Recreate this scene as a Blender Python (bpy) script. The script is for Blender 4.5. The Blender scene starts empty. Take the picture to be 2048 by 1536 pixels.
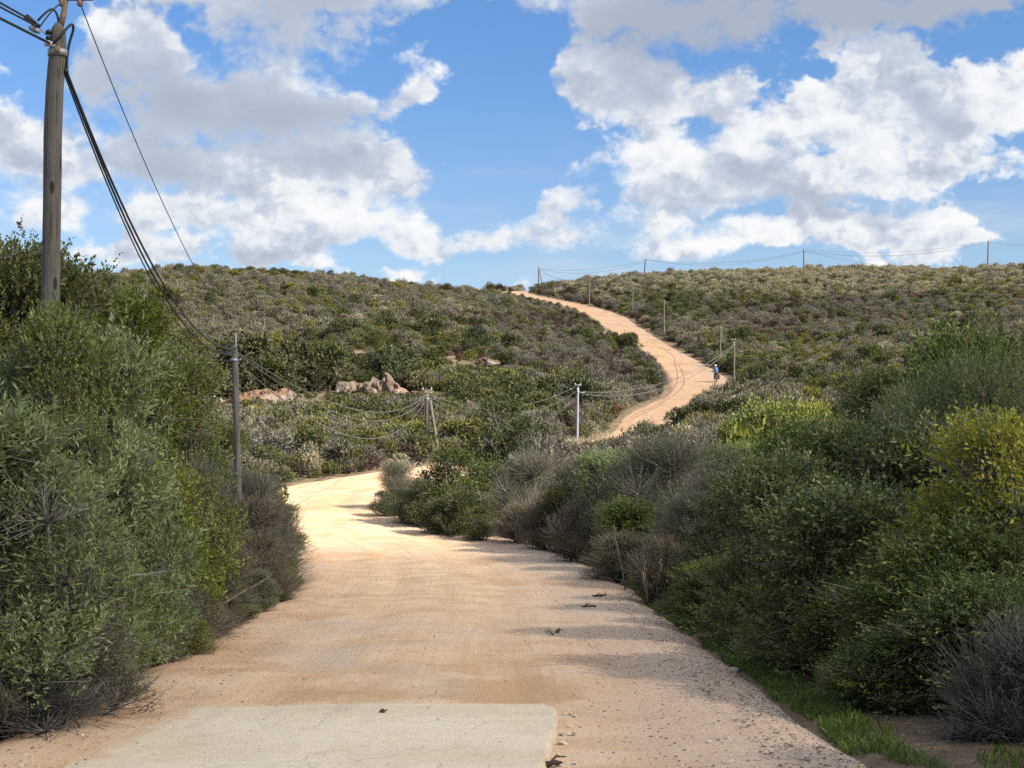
import bpy, math, random, os
import numpy as np
from mathutils import Vector

QUICK = False
random.seed(7)
C = bpy.context.scene.collection
scn = bpy.context.scene
F = 3000.0            # focal length in pixels of the 2048 wide photograph
HOR = 860.0           # eye level row

# ------------------------------------------------------------------ camera
cam = bpy.data.cameras.new('camera')
cam.sensor_width = 36.0
cam.lens = F * 36.0 / 2048.0
cam.shift_y = (HOR - 768.0) / 2048.0
cam.clip_start = 0.1
cam.clip_end = 6000
camo = bpy.data.objects.new('camera', cam)
C.objects.link(camo)
camo.location = (0, 0, 0)
camo.rotation_euler = (math.radians(90), 0, 0)
scn.camera = camo

# ------------------------------------------------------------------ sun, exposure
SUN_EL, SUN_AZ = math.radians(36), math.radians(116)     # azimuth clockwise from +Y (view direction)
S = Vector((math.sin(SUN_AZ) * math.cos(SUN_EL), math.cos(SUN_AZ) * math.cos(SUN_EL), math.sin(SUN_EL)))
sl = bpy.data.lights.new('sun', 'SUN')
sl.energy = 5.0
sl.angle = math.radians(0.53)
sl.color = (1.0, 0.92, 0.80)
so = bpy.data.objects.new('sun', sl)
C.objects.link(so)
so.rotation_euler = S.to_track_quat('Z', 'Y').to_euler()
so.location = (60, -20, 80)
scn.view_settings.view_transform = 'Standard'
scn.view_settings.look = 'None'
scn.view_settings.gamma = 1.0
scn.view_settings.exposure = 1.3
scn.cycles.max_bounces = 5
scn.cycles.diffuse_bounces = 3
scn.cycles.glossy_bounces = 2
scn.cycles.transmission_bounces = 3
scn.cycles.transparent_max_bounces = 6
scn.cycles.caustics_reflective = False
scn.cycles.caustics_refractive = False
scn.cycles.use_denoising = False
scn.cycles.sample_clamp_indirect = 6.0


# ------------------------------------------------------------------ node helper
class NT:
    def __init__(self, tree):
        self.t = tree
        self.n = tree.nodes
        self.l = tree.links
        for n in list(self.n):
            self.n.remove(n)

    def put(self, sock, v):
        if v is None:
            return
        if hasattr(v, 'is_output'):
            self.l.new(v, sock)
        elif isinstance(v, (tuple, list)):
            v = tuple(v)
            if sock.type == 'RGBA' and len(v) == 3:
                v = v + (1.0,)
            sock.default_value = v
        else:
            if sock.type in ('RGBA', 'VECTOR') and not hasattr(v, '__len__'):
                n = len(sock.default_value)
                sock.default_value = (v,) * n
            else:
                sock.default_value = v

    def node(self, kind, **props):
        n = self.n.new(kind)
        for k, v in props.items():
            setattr(n, k, v)
        return n

    def math(self, op, a, b=None, c=None, clamp=False):
        n = self.node('ShaderNodeMath', operation=op, use_clamp=clamp)
        self.put(n.inputs[0], a)
        self.put(n.inputs[1], b)
        self.put(n.inputs[2], c)
        return n.outputs[0]

    def vmath(self, op, a, b=None):
        n = self.node('ShaderNodeVectorMath', operation=op)
        self.put(n.inputs[0], a)
        if op == 'SCALE':
            self.put(n.inputs['Scale'], b)
        else:
            self.put(n.inputs[1], b)
        return n.outputs[0]

    def noise(self, vec, scale, detail=3.0, rough=0.5, dist=0.0, col=False):
        n = self.node('ShaderNodeTexNoise')
        self.put(n.inputs['Vector'], vec)
        self.put(n.inputs['Scale'], scale)
        self.put(n.inputs['Detail'], detail)
        self.put(n.inputs['Roughness'], rough)
        self.put(n.inputs['Distortion'], dist)
        return n.outputs['Color' if col else 'Fac']

    def smooth(self, v, lo, hi, a=0.0, b=1.0):
        n = self.node('ShaderNodeMapRange', interpolation_type='SMOOTHSTEP')
        for i, x in enumerate((v, lo, hi, a, b)):
            self.put(n.inputs[i], x)
        return n.outputs[0]

    def mix(self, f, a, b, blend='MIX'):
        n = self.node('ShaderNodeMix', data_type='RGBA', blend_type=blend)
        self.put(n.inputs[0], f)
        self.put(n.inputs[6], a)
        self.put(n.inputs[7], b)
        return n.outputs[2]

    def ramp(self, f, stops):
        n = self.node('ShaderNodeValToRGB')
        e = n.color_ramp.elements
        while len(e) < len(stops):
            e.new(0.5)
        for el, (p, c) in zip(e, stops):
            el.position = p
            el.color = (*c, 1.0)
        self.put(n.inputs[0], f)
        return n.outputs[0]

    def mapping(self, vec, loc=(0, 0, 0), scale=(1, 1, 1), kind='POINT'):
        n = self.node('ShaderNodeMapping', vector_type=kind)
        self.put(n.inputs['Vector'], vec)
        n.inputs['Location'].default_value = loc
        n.inputs['Scale'].default_value = scale
        return n.outputs[0]


# ------------------------------------------------------------------ world: sky with broken cumulus
world = bpy.data.worlds.new('World')
scn.world = world
world.use_nodes = True
w = NT(world.node_tree)
sky = w.node('ShaderNodeTexSky', sky_type='NISHITA')
sky.sun_disc = False
sky.sun_elevation = SUN_EL
sky.sun_rotation = SUN_AZ
sky.altitude = 100
sky.air_density = 1.0
sky.dust_density = 0.3
sky.ozone_density = 2.0
tc = w.node('ShaderNodeTexCoord')
D = tc.outputs['Generated']
sx = w.node('ShaderNodeSeparateXYZ')
w.put(sx.inputs[0], D)
az = w.math('ARCTAN2', sx.outputs[0], sx.outputs[1])
el = w.math('ARCSINE', sx.outputs[2])
cv = w.node('ShaderNodeCombineXYZ')
w.put(cv.inputs[0], az)
w.put(cv.inputs[1], el)
P = cv.outputs[0]
Dn = w.mapping(D, scale=(1, 1, 1.3))
wa = w.noise(Dn, 14.0, 5.0, 0.6, col=True)
warp = w.vmath('SCALE', w.vmath('SUBTRACT', wa, (0.5, 0.5, 0.5)), 0.095)
Pw = w.vmath('ADD', P, warp)


def blob(px, py, rx, ry):
    a = math.atan((px - 1024) / F)
    e = math.atan((HOR - py) / F * math.cos(a))
    m = w.mapping(Pw, loc=(a, e, 0), scale=(rx / F, ry / F, 100), kind='TEXTURE')
    g = w.node('ShaderNodeTexGradient', gradient_type='SPHERICAL')
    w.put(g.inputs[0], m)
    return g.outputs['Fac']


def blobs(base, table):
    acc = base
    for px, py, rx, ry, amp in table:
        acc = w.math('MULTIPLY_ADD', blob(px, py, rx, ry), amp, acc)
    return acc


COVER = [
    (430, 210, 620, 330, 1.35), (650, 330, 420, 240, 0.8), (600, -60, 700, 190, 1.2),
    (40, 300, 240, 190, 1.2), (80, 420, 190, 90, 1.4), (330, 450, 130, 95, 1.3), (400, 370, 220, 110, 0.7),
    (760, 420, 300, 120, 1.0), (900, 390, 120, 100, 0.6), (1070, 465, 190, 75, 1.1), (545, 465, 160, 85, 2.3), (895, 503, 160, 60, 2.2),
    (1270, 120, 330, 260, 1.3), (1600, 260, 560, 300, 1.4), (1900, 330, 380, 260, 1.1), (1390, 420, 330, 140, 1.25),
    (1850, -30, 620, 150, 1.3), (1900, 160, 260, 130, 0.9), (1560, 490, 190, 65, 2.1), (1665, 483, 90, 90, 2.2), (1830, 492, 240, 65, 1.9),
    (210, 530, 190, 60, 1.1), (1130, 320, 75, 65, 1.5), (1110, 165, 90, 90, 1.3), (2020, 500, 110, 60, 1.0), (1090, 460, 120, 120, 0.8), (330, 500, 200, 60, 0.6),
    (970, 210, 170, 330, -1.5), (1000, 60, 110, 110, -0.4), (690, 165, 110, 75, -1.2), (60, 110, 150, 160, -1.5), (1640, 135, 160, 70, -1.1),
    (1930, 75, 200, 55, -1.3), (1090, 300, 110, 210, -0.9), (375, 65, 90, 45, -0.8), (1990, 300, 120, 70, -0.8), (1180, 380, 90, 80, -0.8),
    (2010, 420, 60, 120, -0.4), (470, 430, 80, 60, -0.6), (1640, 305, 60, 40, -0.5), (720, 350, 60, 40, -0.4), (230, 440, 70, 90, -0.6), (1560, 440, 260, 40, -0.5),
]
GREY = [
    (380, 190, 520, 240, 1.25), (780, 270, 340, 130, 0.5), (1260, 80, 360, 210, 1.3), (1800, -10, 680, 170, 2.3), (1500, 310, 240, 90, 0.8), (1870, 235, 170, 100, 0.8),
    (560, 350, 300, 70, 0.5), (1250, 445, 280, 50, 0.6), (1690, 430, 220, 50, 0.8), (700, 20, 480, 110, 0.8), (150, 470, 250, 70, 0.5), (480, 500, 300, 60, 0.6),
    (1100, 500, 300, 60, 0.4), (300, 330, 150, 100, 0.4), (1560, 370, 170, 70, 0.5), (900, 440, 160, 60, 0.3), (940, 20, 160, 90, 0.5),
]


def billow(vec, scale):
    """rounded cauliflower heads: smooth cells at two sizes over a fractal"""
    v = w.node('ShaderNodeTexVoronoi', feature='SMOOTH_F1')
    w.put(v.inputs['Vector'], vec)
    v.inputs['Scale'].default_value = scale
    v.inputs['Smoothness'].default_value = 0.35
    v.inputs['Detail'].default_value = 2.0
    v.inputs['Roughness'].default_value = 0.55
    v.inputs['Lacunarity'].default_value = 2.3
    return w.math('SUBTRACT', 0.55, v.outputs['Distance'])


small = w.vmath('SCALE', w.vmath('SUBTRACT', w.noise(Dn, 55.0, 4.0, 0.6, col=True), (0.5, 0.5, 0.5)), 0.028)
Db = w.vmath('ADD', Dn, small)
SUNWARD = (0.006, 0.0, 0.011)
n1 = w.noise(Dn, 15.0, 9.0, 0.57)
b1 = billow(Db, 26.0)
Dl = w.vmath('ADD', Db, SUNWARD)
b2 = billow(Dl, 26.0)
n2 = w.noise(w.vmath('ADD', Dn, (0.008, 0.0, 0.022)), 15.0, 6.0, 0.58)
n3 = w.noise(Dn, 5.0, 2.0, 0.5)
cover = w.math('MULTIPLY_ADD', blobs(0.0, COVER), 0.80, 0.05)
# banks of cumulus one behind the other, packed closer towards the horizon
lift = w.math('LOGARITHM', w.math('MAXIMUM', el, 0.03), 2.718)
phase = w.math('MULTIPLY_ADD', lift, 25.0, w.math('MULTIPLY_ADD', n3, 16.0, w.math('MULTIPLY', az, 5.0)))
banks = w.math('SINE', phase)
bankside = w.math('COSINE', phase)
cover = w.math('MULTIPLY_ADD', banks, 0.33, cover)
dens = w.math('MULTIPLY_ADD', w.math('SUBTRACT', n1, 0.5), 2.5, cover)
dens = w.math('MULTIPLY_ADD', b1, 0.95, dens)
dens = w.math('MULTIPLY_ADD', w.math('SUBTRACT', n3, 0.5), 0.5, dens)
dens = w.math('ADD', dens, w.smooth(el, 0.30, 0.55, 0.0, 0.55))  # thicker cover above the view, part of the added fill light
dens = w.math('SUBTRACT', dens, w.smooth(el, 0.185, 0.125, 0.0, 0.24))
soft = w.smooth(n3, 0.35, 0.65, 0.36, 0.9)
alpha = w.smooth(dens, -0.06, soft)
grey = blobs(-0.15, GREY)
grey = w.math('MULTIPLY_ADD', w.math('SUBTRACT', n1, 0.5), 0.25, grey)
grey = w.math('MULTIPLY_ADD', bankside, 0.17, grey)
relief = w.math('MULTIPLY', w.math('SUBTRACT', n2, n1), 2.3)
relief = w.math('MULTIPLY_ADD', w.math('SUBTRACT', b2, b1), 1.3, relief)
relief = w.math('MULTIPLY', relief, w.smooth(grey, 0.15, 0.9, 1.0, 0.16))
shade = w.math('ADD', grey, relief)
# thin rims scatter the most light
shade = w.math('MULTIPLY_ADD', w.math('SUBTRACT', w.smooth(dens, 0.1, 1.3), 0.5), 0.35, shade)
shade = w.smooth(shade, -0.75, 1.45)
cloudcol = w.ramp(shade, [(0.0, (0.97, 0.975, 0.98)), (0.30, (0.80, 0.835, 0.88)), (0.55, (0.60, 0.66, 0.76)), (1.0, (0.42, 0.475, 0.57))])
bs = w.node('ShaderNodeBackground')
skyc = w.mix(1.0, sky.outputs[0], w.mix(w.smooth(el, 0.09, 0.27), (0.84, 0.91, 1.05), (0.64, 0.88, 1.18)), 'MULTIPLY')
w.put(bs.inputs[0], skyc)
bs.inputs[1].default_value = 0.055
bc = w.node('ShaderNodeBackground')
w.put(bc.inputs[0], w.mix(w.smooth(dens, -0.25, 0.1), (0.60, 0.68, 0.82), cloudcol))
# unseen clouds overhead and round the sun, brightened to add fill light
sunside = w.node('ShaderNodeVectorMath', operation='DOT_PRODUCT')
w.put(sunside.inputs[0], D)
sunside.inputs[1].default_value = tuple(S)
fill_glow = w.math('MULTIPLY_ADD', w.smooth(sunside.outputs['Value'], 0.45, 0.98), 1.8, 1.0)
fill_glow = w.math('ADD', fill_glow, w.smooth(el, 0.32, 0.8, 0.0, 0.9))
w.put(bc.inputs[1], w.math('MULTIPLY', fill_glow, 0.41))
ms = w.node('ShaderNodeMixShader')
veil = w.noise(w.mapping(D, scale=(1, 1, 4.5)), 9.0, 6.0, 0.6)
veil = w.math('MULTIPLY', w.smooth(veil, 0.46, 0.72), w.smooth(el, 0.22, 0.10, 0.0, 0.55))
alpha = w.math('MAXIMUM', w.math('MULTIPLY', alpha, 0.97), veil)
w.put(ms.inputs[0], alpha)
w.l.new(bs.outputs[0], ms.inputs[1])
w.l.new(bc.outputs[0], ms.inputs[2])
wo = w.node('ShaderNodeOutputWorld')
w.l.new(ms.outputs[0], wo.inputs[0])
world.cycles.sampling_method = 'MANUAL'
world.cycles.sample_map_resolution = 512


# ------------------------------------------------------------------ object helpers
def link(name, data, parent=None):
    o = bpy.data.objects.new(name, data)
    C.objects.link(o)
    if parent is not None:
        o.parent = parent
    return o


def tag(o, label=None, cat=None, group=None, kind=None):
    if label:
        o['label'] = label
    if cat:
        o['category'] = cat
    if group:
        o['group'] = group
    if kind:
        o['kind'] = kind
    return o


def empty(name, loc, label, cat, group=None, rz=0.0):
    o = link(name, None)
    o.location = loc
    o.rotation_euler = (0, 0, rz)
    o.empty_display_size = 0.3
    return tag(o, label, cat, group)


def mesh_arrays(name, verts, faces, mat, smooth=False, tone=None, uv=None):
    """verts (n,3); faces (m,k) with a fixed number of corners, or a list of such arrays."""
    me = bpy.data.meshes.new(name)
    fl = faces if isinstance(faces, list) else [faces]
    fl = [np.asarray(f, np.int32) for f in fl if len(f)]
    nv = len(verts)
    idx = np.concatenate([f.ravel() for f in fl])
    tot = np.concatenate([np.full(len(f), f.shape[1], np.int32) for f in fl])
    start = np.concatenate([[0], np.cumsum(tot)[:-1]]).astype(np.int32)
    me.vertices.add(nv)
    me.vertices.foreach_set('co', np.asarray(verts, np.float32).ravel())
    me.loops.add(len(idx))
    me.loops.foreach_set('vertex_index', idx)
    me.polygons.add(len(tot))
    me.polygons.foreach_set('loop_start', start)
    me.polygons.foreach_set('loop_total', tot)
    me.polygons.foreach_set('use_smooth', np.full(len(tot), smooth, bool))
    if tone is not None:
        a = me.attributes.new('tone', 'FLOAT', 'FACE')
        a.data.foreach_set('value', np.asarray(tone, np.float32))
    if uv is not None:
        u = me.uv_layers.new(name='UVMap')
        u.data.foreach_set('uv', np.asarray(uv, np.float32)[idx].ravel())
    me.update(calc_edges=True)
    if mat:
        me.materials.append(mat)
    return me


class Geo:
    """collects tubes, boxes and lumps into one mesh"""
    def __init__(self):
        self.v, self.q, self.t, self.n = [], [], [], 0

    def add(self, v, q=None, t=None):
        v = np.asarray(v, float)
        if q is not None and len(q):
            self.q.append(np.asarray(q, int) + self.n)
        if t is not None and len(t):
            self.t.append(np.asarray(t, int) + self.n)
        self.v.append(v)
        self.n += len(v)

    def tube(self, pts, rad, sides=8, cap=True):
        pts = np.asarray(pts, float)
        k = len(pts)
        rad = np.broadcast_to(np.asarray(rad, float), (k,))
        tan = np.gradient(pts, axis=0)
        tan /= np.linalg.norm(tan, axis=1)[:, None] + 1e-9
        ref = np.array([0.31, 0.95, 0.05]) if abs(tan[:, 2]).mean() > 0.7 else np.array([0, 0, 1.0])
        a = np.cross(tan, ref)
        a /= np.linalg.norm(a, axis=1)[:, None] + 1e-9
        b = np.cross(tan, a)
        th = np.arange(sides) * 2 * np.pi / sides
        ring = pts[:, None] + rad[:, None, None] * (np.cos(th)[None, :, None] * a[:, None] + np.sin(th)[None, :, None] * b[:, None])
        i = np.arange(k - 1)[:, None] * sides
        j = np.arange(sides)[None]
        jn = (j + 1) % sides
        q = np.stack([i + j, i + jn, i + sides + jn, i + sides + j], -1).reshape(-1, 4)
        v = ring.reshape(-1, 3)
        t = None
        if cap:
            v = np.vstack([v, pts[0], pts[-1]])
            n = k * sides
            jj = np.arange(sides)
            t = np.vstack([np.stack([np.full(sides, n), (jj + 1) % sides, jj], -1), np.stack([np.full(sides, n + 1), n - sides + jj, n - sides + (jj + 1) % sides], -1)])
        self.add(v, q, t)

    def box(self, c, s, rot=None, bev=0.12):
        """chamfered box (convex hull of an inset cube on each axis)"""
        sx_, sy_, sz_ = [x / 2 for x in s]
        b = min(s) * bev
        bm = bmesh.new()
        for x in (-1, 1):
            for y in (-1, 1):
                for z in (-1, 1):
                    bm.verts.new((x * (sx_ - b), y * (sy_ - b), z * sz_))
                    bm.verts.new((x * (sx_ - b), y * sy_, z * (sz_ - b)))
                    bm.verts.new((x * sx_, y * (sy_ - b), z * (sz_ - b)))
        bmesh.ops.convex_hull(bm, input=bm.verts)
        bmesh.ops.triangulate(bm, faces=bm.faces)
        bm.verts.index_update()
        v = np.array([p.co for p in bm.verts])
        t = np.array([[p.index for p in f.verts] for f in bm.faces])
        bm.free()
        if rot is not None:
            v = v @ np.array(rot.to_matrix()).T
        self.add(v + np.asarray(c, float), None, t)

    def mesh(self, name, mat, smooth=True):
        fs = []
        if self.q:
            fs.append(np.vstack(self.q))
        if self.t:
            fs.append(np.vstack(self.t))
        return mesh_arrays(name, np.vstack(self.v), fs, mat, smooth)

    def build(self, name, mat, parent=None, smooth=True):
        return link(name, self.mesh(name, mat, smooth), parent)


import bmesh


# ------------------------------------------------------------------ value noise in numpy
_rt = np.random.RandomState(11).rand(256, 256)


def vnoise(x, y):
    x = np.asarray(x, float)
    y = np.asarray(y, float)
    xi, yi = np.floor(x).astype(int), np.floor(y).astype(int)
    fx, fy = x - xi, y - yi
    fx, fy = fx * fx * (3 - 2 * fx), fy * fy * (3 - 2 * fy)
    g = lambda a, b: _rt[a & 255, b & 255]
    return (g(xi, yi) * (1 - fx) + g(xi + 1, yi) * fx) * (1 - fy) + (g(xi, yi + 1) * (1 - fx) + g(xi + 1, yi + 1) * fx) * fy - 0.5


def fbm(x, y, o=4):
    s, a = 0.0, 1.0
    for k in range(o):
        s = s + a * vnoise(x * 2 ** k + 17.3 * k, y * 2 ** k + 5.1 * k)
        a *= 0.5
    return s


# ------------------------------------------------------------------ the road line and the lie of the land
ROAD = np.array([  # x, y, z, half width
    (-0.8, -40, 0.45, 3.1), (-0.8, -20, -0.59, 3.1), (-0.8, 0, -1.64, 3.1), (-0.75, 12, -2.27, 3.05), (-0.85, 20, -2.7, 3.1), (-0.9, 27, -3.03, 3.2),
    (-1.4, 35, -3.25, 3.35), (-2.8, 43, -3.3, 3.4), (-5.0, 49, -3.08, 3.2), (-6.7, 54, -2.78, 3.0), (-6.9, 60, -2.42, 2.9), (-4.6, 68, -2.1, 2.9),
    (-0.4, 78, -1.7, 2.8), (4.0, 90, -1.25, 2.6), (7.9, 105, -0.75, 2.4), (10.1, 118, -0.05, 2.0), (11.9, 128, 1.24, 2.1), (15.0, 138, 2.4, 2.3),
    (18.0, 147, 3.5, 2.7), (19.7, 157, 4.8, 2.95), (20.2, 163, 5.6, 3.0), (20.1, 172, 7.0, 2.7), (19.2, 182, 8.8, 2.5), (18.0, 196, 11.1, 2.4),
    (16.7, 212, 13.8, 2.4), (15.8, 225, 15.9, 2.5), (15.2, 240, 18.2, 2.6), (12.6, 258, 20.9, 2.6), (8.9, 278, 23.6, 2.6), (4.1, 300, 26.6, 2.6),
    (0.8, 315, 28.8, 2.6), (1.6, 330, 30.5, 2.6), (5.0, 350, 31.6, 2.6), (9.0, 375, 31.4, 2.6), (12, 420, 27, 2.6)])


def catmull(p, n):
    out = []
    q = np.vstack([2 * p[0] - p[1], p, 2 * p[-1] - p[-2]])
    for i in range(len(p) - 1):
        a, b, c, d = q[i], q[i + 1], q[i + 2], q[i + 3]
        m = max(2, int(np.linalg.norm((c - b)[:2]) / n))
        t = (np.arange(m) / m)[:, None]
        out.append(0.5 * (2 * b + (c - a) * t + (2 * a - 5 * b + 4 * c - d) * t ** 2 + (3 * b - a - 3 * c + d) * t ** 3))
    out.append(p[-1:])
    return np.vstack(out)


RL = catmull(ROAD, 0.5)


def road_dist(x, y):
    """distance to the road line, its height and half width there, and the point's index"""
    x = np.asarray(x, float).ravel()
    y = np.asarray(y, float).ravel()
    d = np.full(len(x), 1e9)
    k = np.zeros(len(x), int)
    for s in range(0, len(x), 20000):
        dd = (x[s:s + 20000, None] - RL[None, :, 0]) ** 2 + (y[s:s + 20000, None] - RL[None, :, 1]) ** 2
        k[s:s + 20000] = dd.argmin(1)
        d[s:s + 20000] = np.sqrt(dd.min(1))
    return d, RL[k, 2], RL[k, 3], k


DR = np.array([-60, 0, 12, 27, 43, 55, 68, 85, 105, 125, 159, 190, 225, 260, 310, 350, 385, 430, 600, 1600, 5000], float)
_n = [1.5, -1.55, -2.15, -2.85, -3.1]
TAB = {
    -600: _n + [-1.6, 0.5, 3, 6, 10, 16, 21, 23, 21, 16, 12, 8, 4, -8, -40, -60],
    150: _n + [-2.2, -1.2, 0.8, 3.6, 7.5, 14.0, 18.8, 21.6, 20.5, 15, 12, 9, 5, -8, -40, -60],
    290: _n + [-2.5, -1.8, -0.2, 2.2, 5.2, 12.0, 18.4, 23.9, 24.6, 19, 15, 12, 7, -7, -40, -60],
    450: _n + [-2.7, -2.2, -1.0, 0.9, 3.6, 9.5, 16.4, 23.9, 26.6, 22, 18, 15, 9, -6, -40, -60],
    600: _n + [-2.7, -2.2, -1.1, 0.7, 3.8, 9.5, 15.8, 23.0, 26.4, 23.5, 20, 16, 10, -6, -40, -60],
    750: _n + [-2.7, -2.2, -1.2, 0.5, 4.0, 9.6, 15.2, 21.2, 25.3, 24.5, 21, 17, 10, -6, -40, -60],
    900: _n + [-2.7, -2.2, -1.4, 0.0, 3.0, 8.4, 13.4, 19.0, 23.8, 28.9, 27.5, 25, 18, 0, -40, -60],
    1000: _n + [-2.7, -2.2, -1.5, -0.4, 2.2, 7.4, 12.0, 17.0, 21.2, 27.4, 30.6, 29, 22, 2, -40, -60],
    1150: _n + [-2.7, -2.3, -1.6, -0.9, 1.6, 6.7, 11.2, 16.0, 19.8, 28.4, 33.6, 33, 27, 5, -40, -60],
    1300: _n + [-2.6, -2.2, -1.6, -0.9, 0.9, 5.6, 10.6, 16.6, 22.5, 30.2, 35.2, 35.2, 30, 10, -40, -60],
    1450: _n + [-2.4, -1.9, -1.3, -0.4, 1.5, 5.5, 9.9, 16.0, 22.5, 31.0, 36.3, 36.8, 34, 14, -40, -60],
    1700: _n + [-2.1, -1.4, -0.5, 0.8, 2.5, 6.0, 10.5, 16.0, 22.5, 31.5, 37.0, 38.0, 36, 16, -40, -60],
    2050: _n + [-1.7, -0.6, 0.7, 2.1, 4.0, 8.0, 12.6, 18.0, 24.2, 32.0, 37.0, 38.3, 37, 18, -40, -60],
    2700: _n + [-1.2, 0.2, 1.8, 3.8, 6.2, 11, 16, 21, 26.5, 33, 37, 38, 37, 18, -40, -60],
}
TU = np.array([(k - 1024) / F for k in TAB])
TZ = np.array([TAB[k] for k in TAB], float)


def _table(u, d):
    i = np.clip(np.searchsorted(TU, u) - 1, 0, len(TU) - 2)
    j = np.clip(np.searchsorted(DR, d) - 1, 0, len(DR) - 2)
    fu = np.clip((u - TU[i]) / (TU[i + 1] - TU[i]), 0, 1)
    fd = np.clip((d - DR[j]) / (DR[j + 1] - DR[j]), 0, 1)
    return (TZ[i, j] * (1 - fu) + TZ[i + 1, j] * fu) * (1 - fd) + (TZ[i, j + 1] * (1 - fu) + TZ[i + 1, j + 1] * fu) * fd


def sstep(x, a, b):
    t = np.clip((x - a) / (b - a), 0, 1)
    return t * t * (3 - 2 * t)


def ground(x, y, carve=False):
    x = np.atleast_1d(np.asarray(x, float))
    y = np.atleast_1d(np.asarray(y, float))
    z = 0
    for a, wt in ((-0.09, 1), (-0.045, 2), (0, 3), (0.045, 2), (0.09, 1)):
        for du in (-0.03, 0, 0.03):
            dd = y * (1 + a)
            z = z + wt * _table(x / np.maximum(y, 25) + du, dd)
    z = z / 27.0
    amp = sstep(y, 60, 140)
    z = z + amp * (0.9 * fbm(x / 22 + 3, y / 22, 3) + 0.25 * fbm(x / 5, y / 5 + 9, 3)) + (0.10 * fbm(x / 2.2, y / 2.2, 3)) * (1 - 0.5 * amp)
    d, rz, hw, k = road_dist(x, y)
    reach = 3.0 + 9.0 * sstep(y, 60, 200)
    t = sstep(d, hw + 0.3, hw + reach)
    # a cut bank along the uphill side of the far road
    z = rz * (1 - t) + z * t
    if carve:
        z = z - 0.22 * (1 - sstep(d, hw - 0.5, hw + 0.5))
    return z


def gz(x, y):
    return float(ground(x, y)[0])


def at(px, d):
    return (px - 1024) * d / F


def zrow(py, d):
    return (HOR - py) * d / F


# ------------------------------------------------------------------ materials
def material(name):
    m = bpy.data.materials.new(name)
    m.use_nodes = True
    return m, NT(m.node_tree)


def finish(nt, shader):
    o = nt.node('ShaderNodeOutputMaterial')
    nt.l.new(shader, o.inputs['Surface'])


def principled(nt, col, rough=0.8, spec=0.3, normal=None, metal=0.0):
    p = nt.node('ShaderNodeBsdfPrincipled')
    nt.put(p.inputs['Base Color'], col)
    nt.put(p.inputs['Roughness'], rough)
    nt.put(p.inputs['Specular IOR Level'], spec)
    nt.put(p.inputs['Metallic'], metal)
    if normal is not None:
        nt.l.new(normal, p.inputs['Normal'])
    return p.outputs[0]


def bump(nt, h, strength=0.4, dist=0.02):
    b = nt.node('ShaderNodeBump')
    nt.put(b.inputs['Strength'], strength)
    nt.put(b.inputs['Distance'], dist)
    nt.put(b.inputs['Height'], h)
    return b.outputs[0]


def leaf_mat(name, dark, mid, light, trans=0.22, rough=0.5, vary=0.3):
    m, t = material(name)
    a = t.node('ShaderNodeAttribute', attribute_name='tone')
    oi = t.node('ShaderNodeObjectInfo')
    col = t.ramp(a.outputs['Fac'], [(0.0, dark), (0.5, mid), (1.0, light)])
    v = t.math('MULTIPLY_ADD', oi.outputs['Random'], vary, 1.0 - vary * 0.5)
    hs = t.node('ShaderNodeHueSaturation')
    t.put(hs.inputs['Hue'], t.math('MULTIPLY_ADD', t.math('FRACT', t.math('MULTIPLY', oi.outputs['Random'], 7.31)), 0.035, 0.4825))
    t.put(hs.inputs['Saturation'], t.math('MULTIPLY_ADD', t.math('FRACT', t.math('MULTIPLY', oi.outputs['Random'], 3.77)), 0.3, 0.85))
    t.put(hs.inputs['Value'], v)
    t.put(hs.inputs['Color'], col)
    p = principled(t, hs.outputs[0], rough, 0.12)
    if trans > 0:
        tr = t.node('ShaderNodeBsdfTranslucent')
        t.put(tr.inputs[0], t.mix(1.0, hs.outputs[0], (1.1, 1.12, 0.8), 'MULTIPLY'))
        mx = t.node('ShaderNodeMixShader')
        mx.inputs[0].default_value = trans
        t.l.new(p, mx.inputs[1])
        t.l.new(tr.outputs[0], mx.inputs[2])
        p = mx.outputs[0]
    finish(t, p)
    return m


def bark_mat(name, a, b, scale=18):
    m, t = material(name)
    g = t.node('ShaderNodeNewGeometry')
    n = t.noise(g.outputs['Position'], scale, 4, 0.6)
    finish(t, principled(t, t.mix(t.smooth(n, 0.35, 0.68), a, b), 0.85, 0.15))
    return m


def plain_mat(name, col, rough=0.7, spec=0.3, metal=0.0, scale=30, var=0.25):
    m, t = material(name)
    g = t.node('ShaderNodeTexCoord')
    n = t.noise(g.outputs['Object'], scale, 4, 0.6)
    c2 = tuple(x * (1 - var) for x in col)
    finish(t, principled(t, t.mix(t.smooth(n, 0.3, 0.7), c2, col), rough, spec, None, metal))
    return m


M = {}
M['olive'] = leaf_mat('olive_leaf', (0.075, 0.098, 0.038), (0.185, 0.228, 0.095), (0.38, 0.425, 0.205), 0.25)
M['leafy'] = leaf_mat('olive_green_leaf', (0.068, 0.075, 0.018), (0.168, 0.176, 0.048), (0.35, 0.335, 0.105), 0.25)
M['dark'] = leaf_mat('dark_green_leaf', (0.034, 0.051, 0.016), (0.094, 0.13, 0.038), (0.29, 0.31, 0.095), 0.27, 0.4)
M['twig'] = leaf_mat('grey_olive_leaf', (0.042, 0.046, 0.026), (0.088, 0.094, 0.054), (0.165, 0.166, 0.105), 0.15)
M['willow'] = leaf_mat('grey_green_leaf', (0.062, 0.074, 0.032), (0.125, 0.15, 0.062), (0.22, 0.235, 0.115), 0.22)
M['yellow'] = leaf_mat('yellow_green_leaf', (0.115, 0.125, 0.024), (0.27, 0.275, 0.055), (0.52, 0.46, 0.12), 0.33)
M['brown'] = leaf_mat('brown_green_leaf', (0.065, 0.055, 0.03), (0.12, 0.108, 0.056), (0.2, 0.175, 0.09), 0.2)
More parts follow.
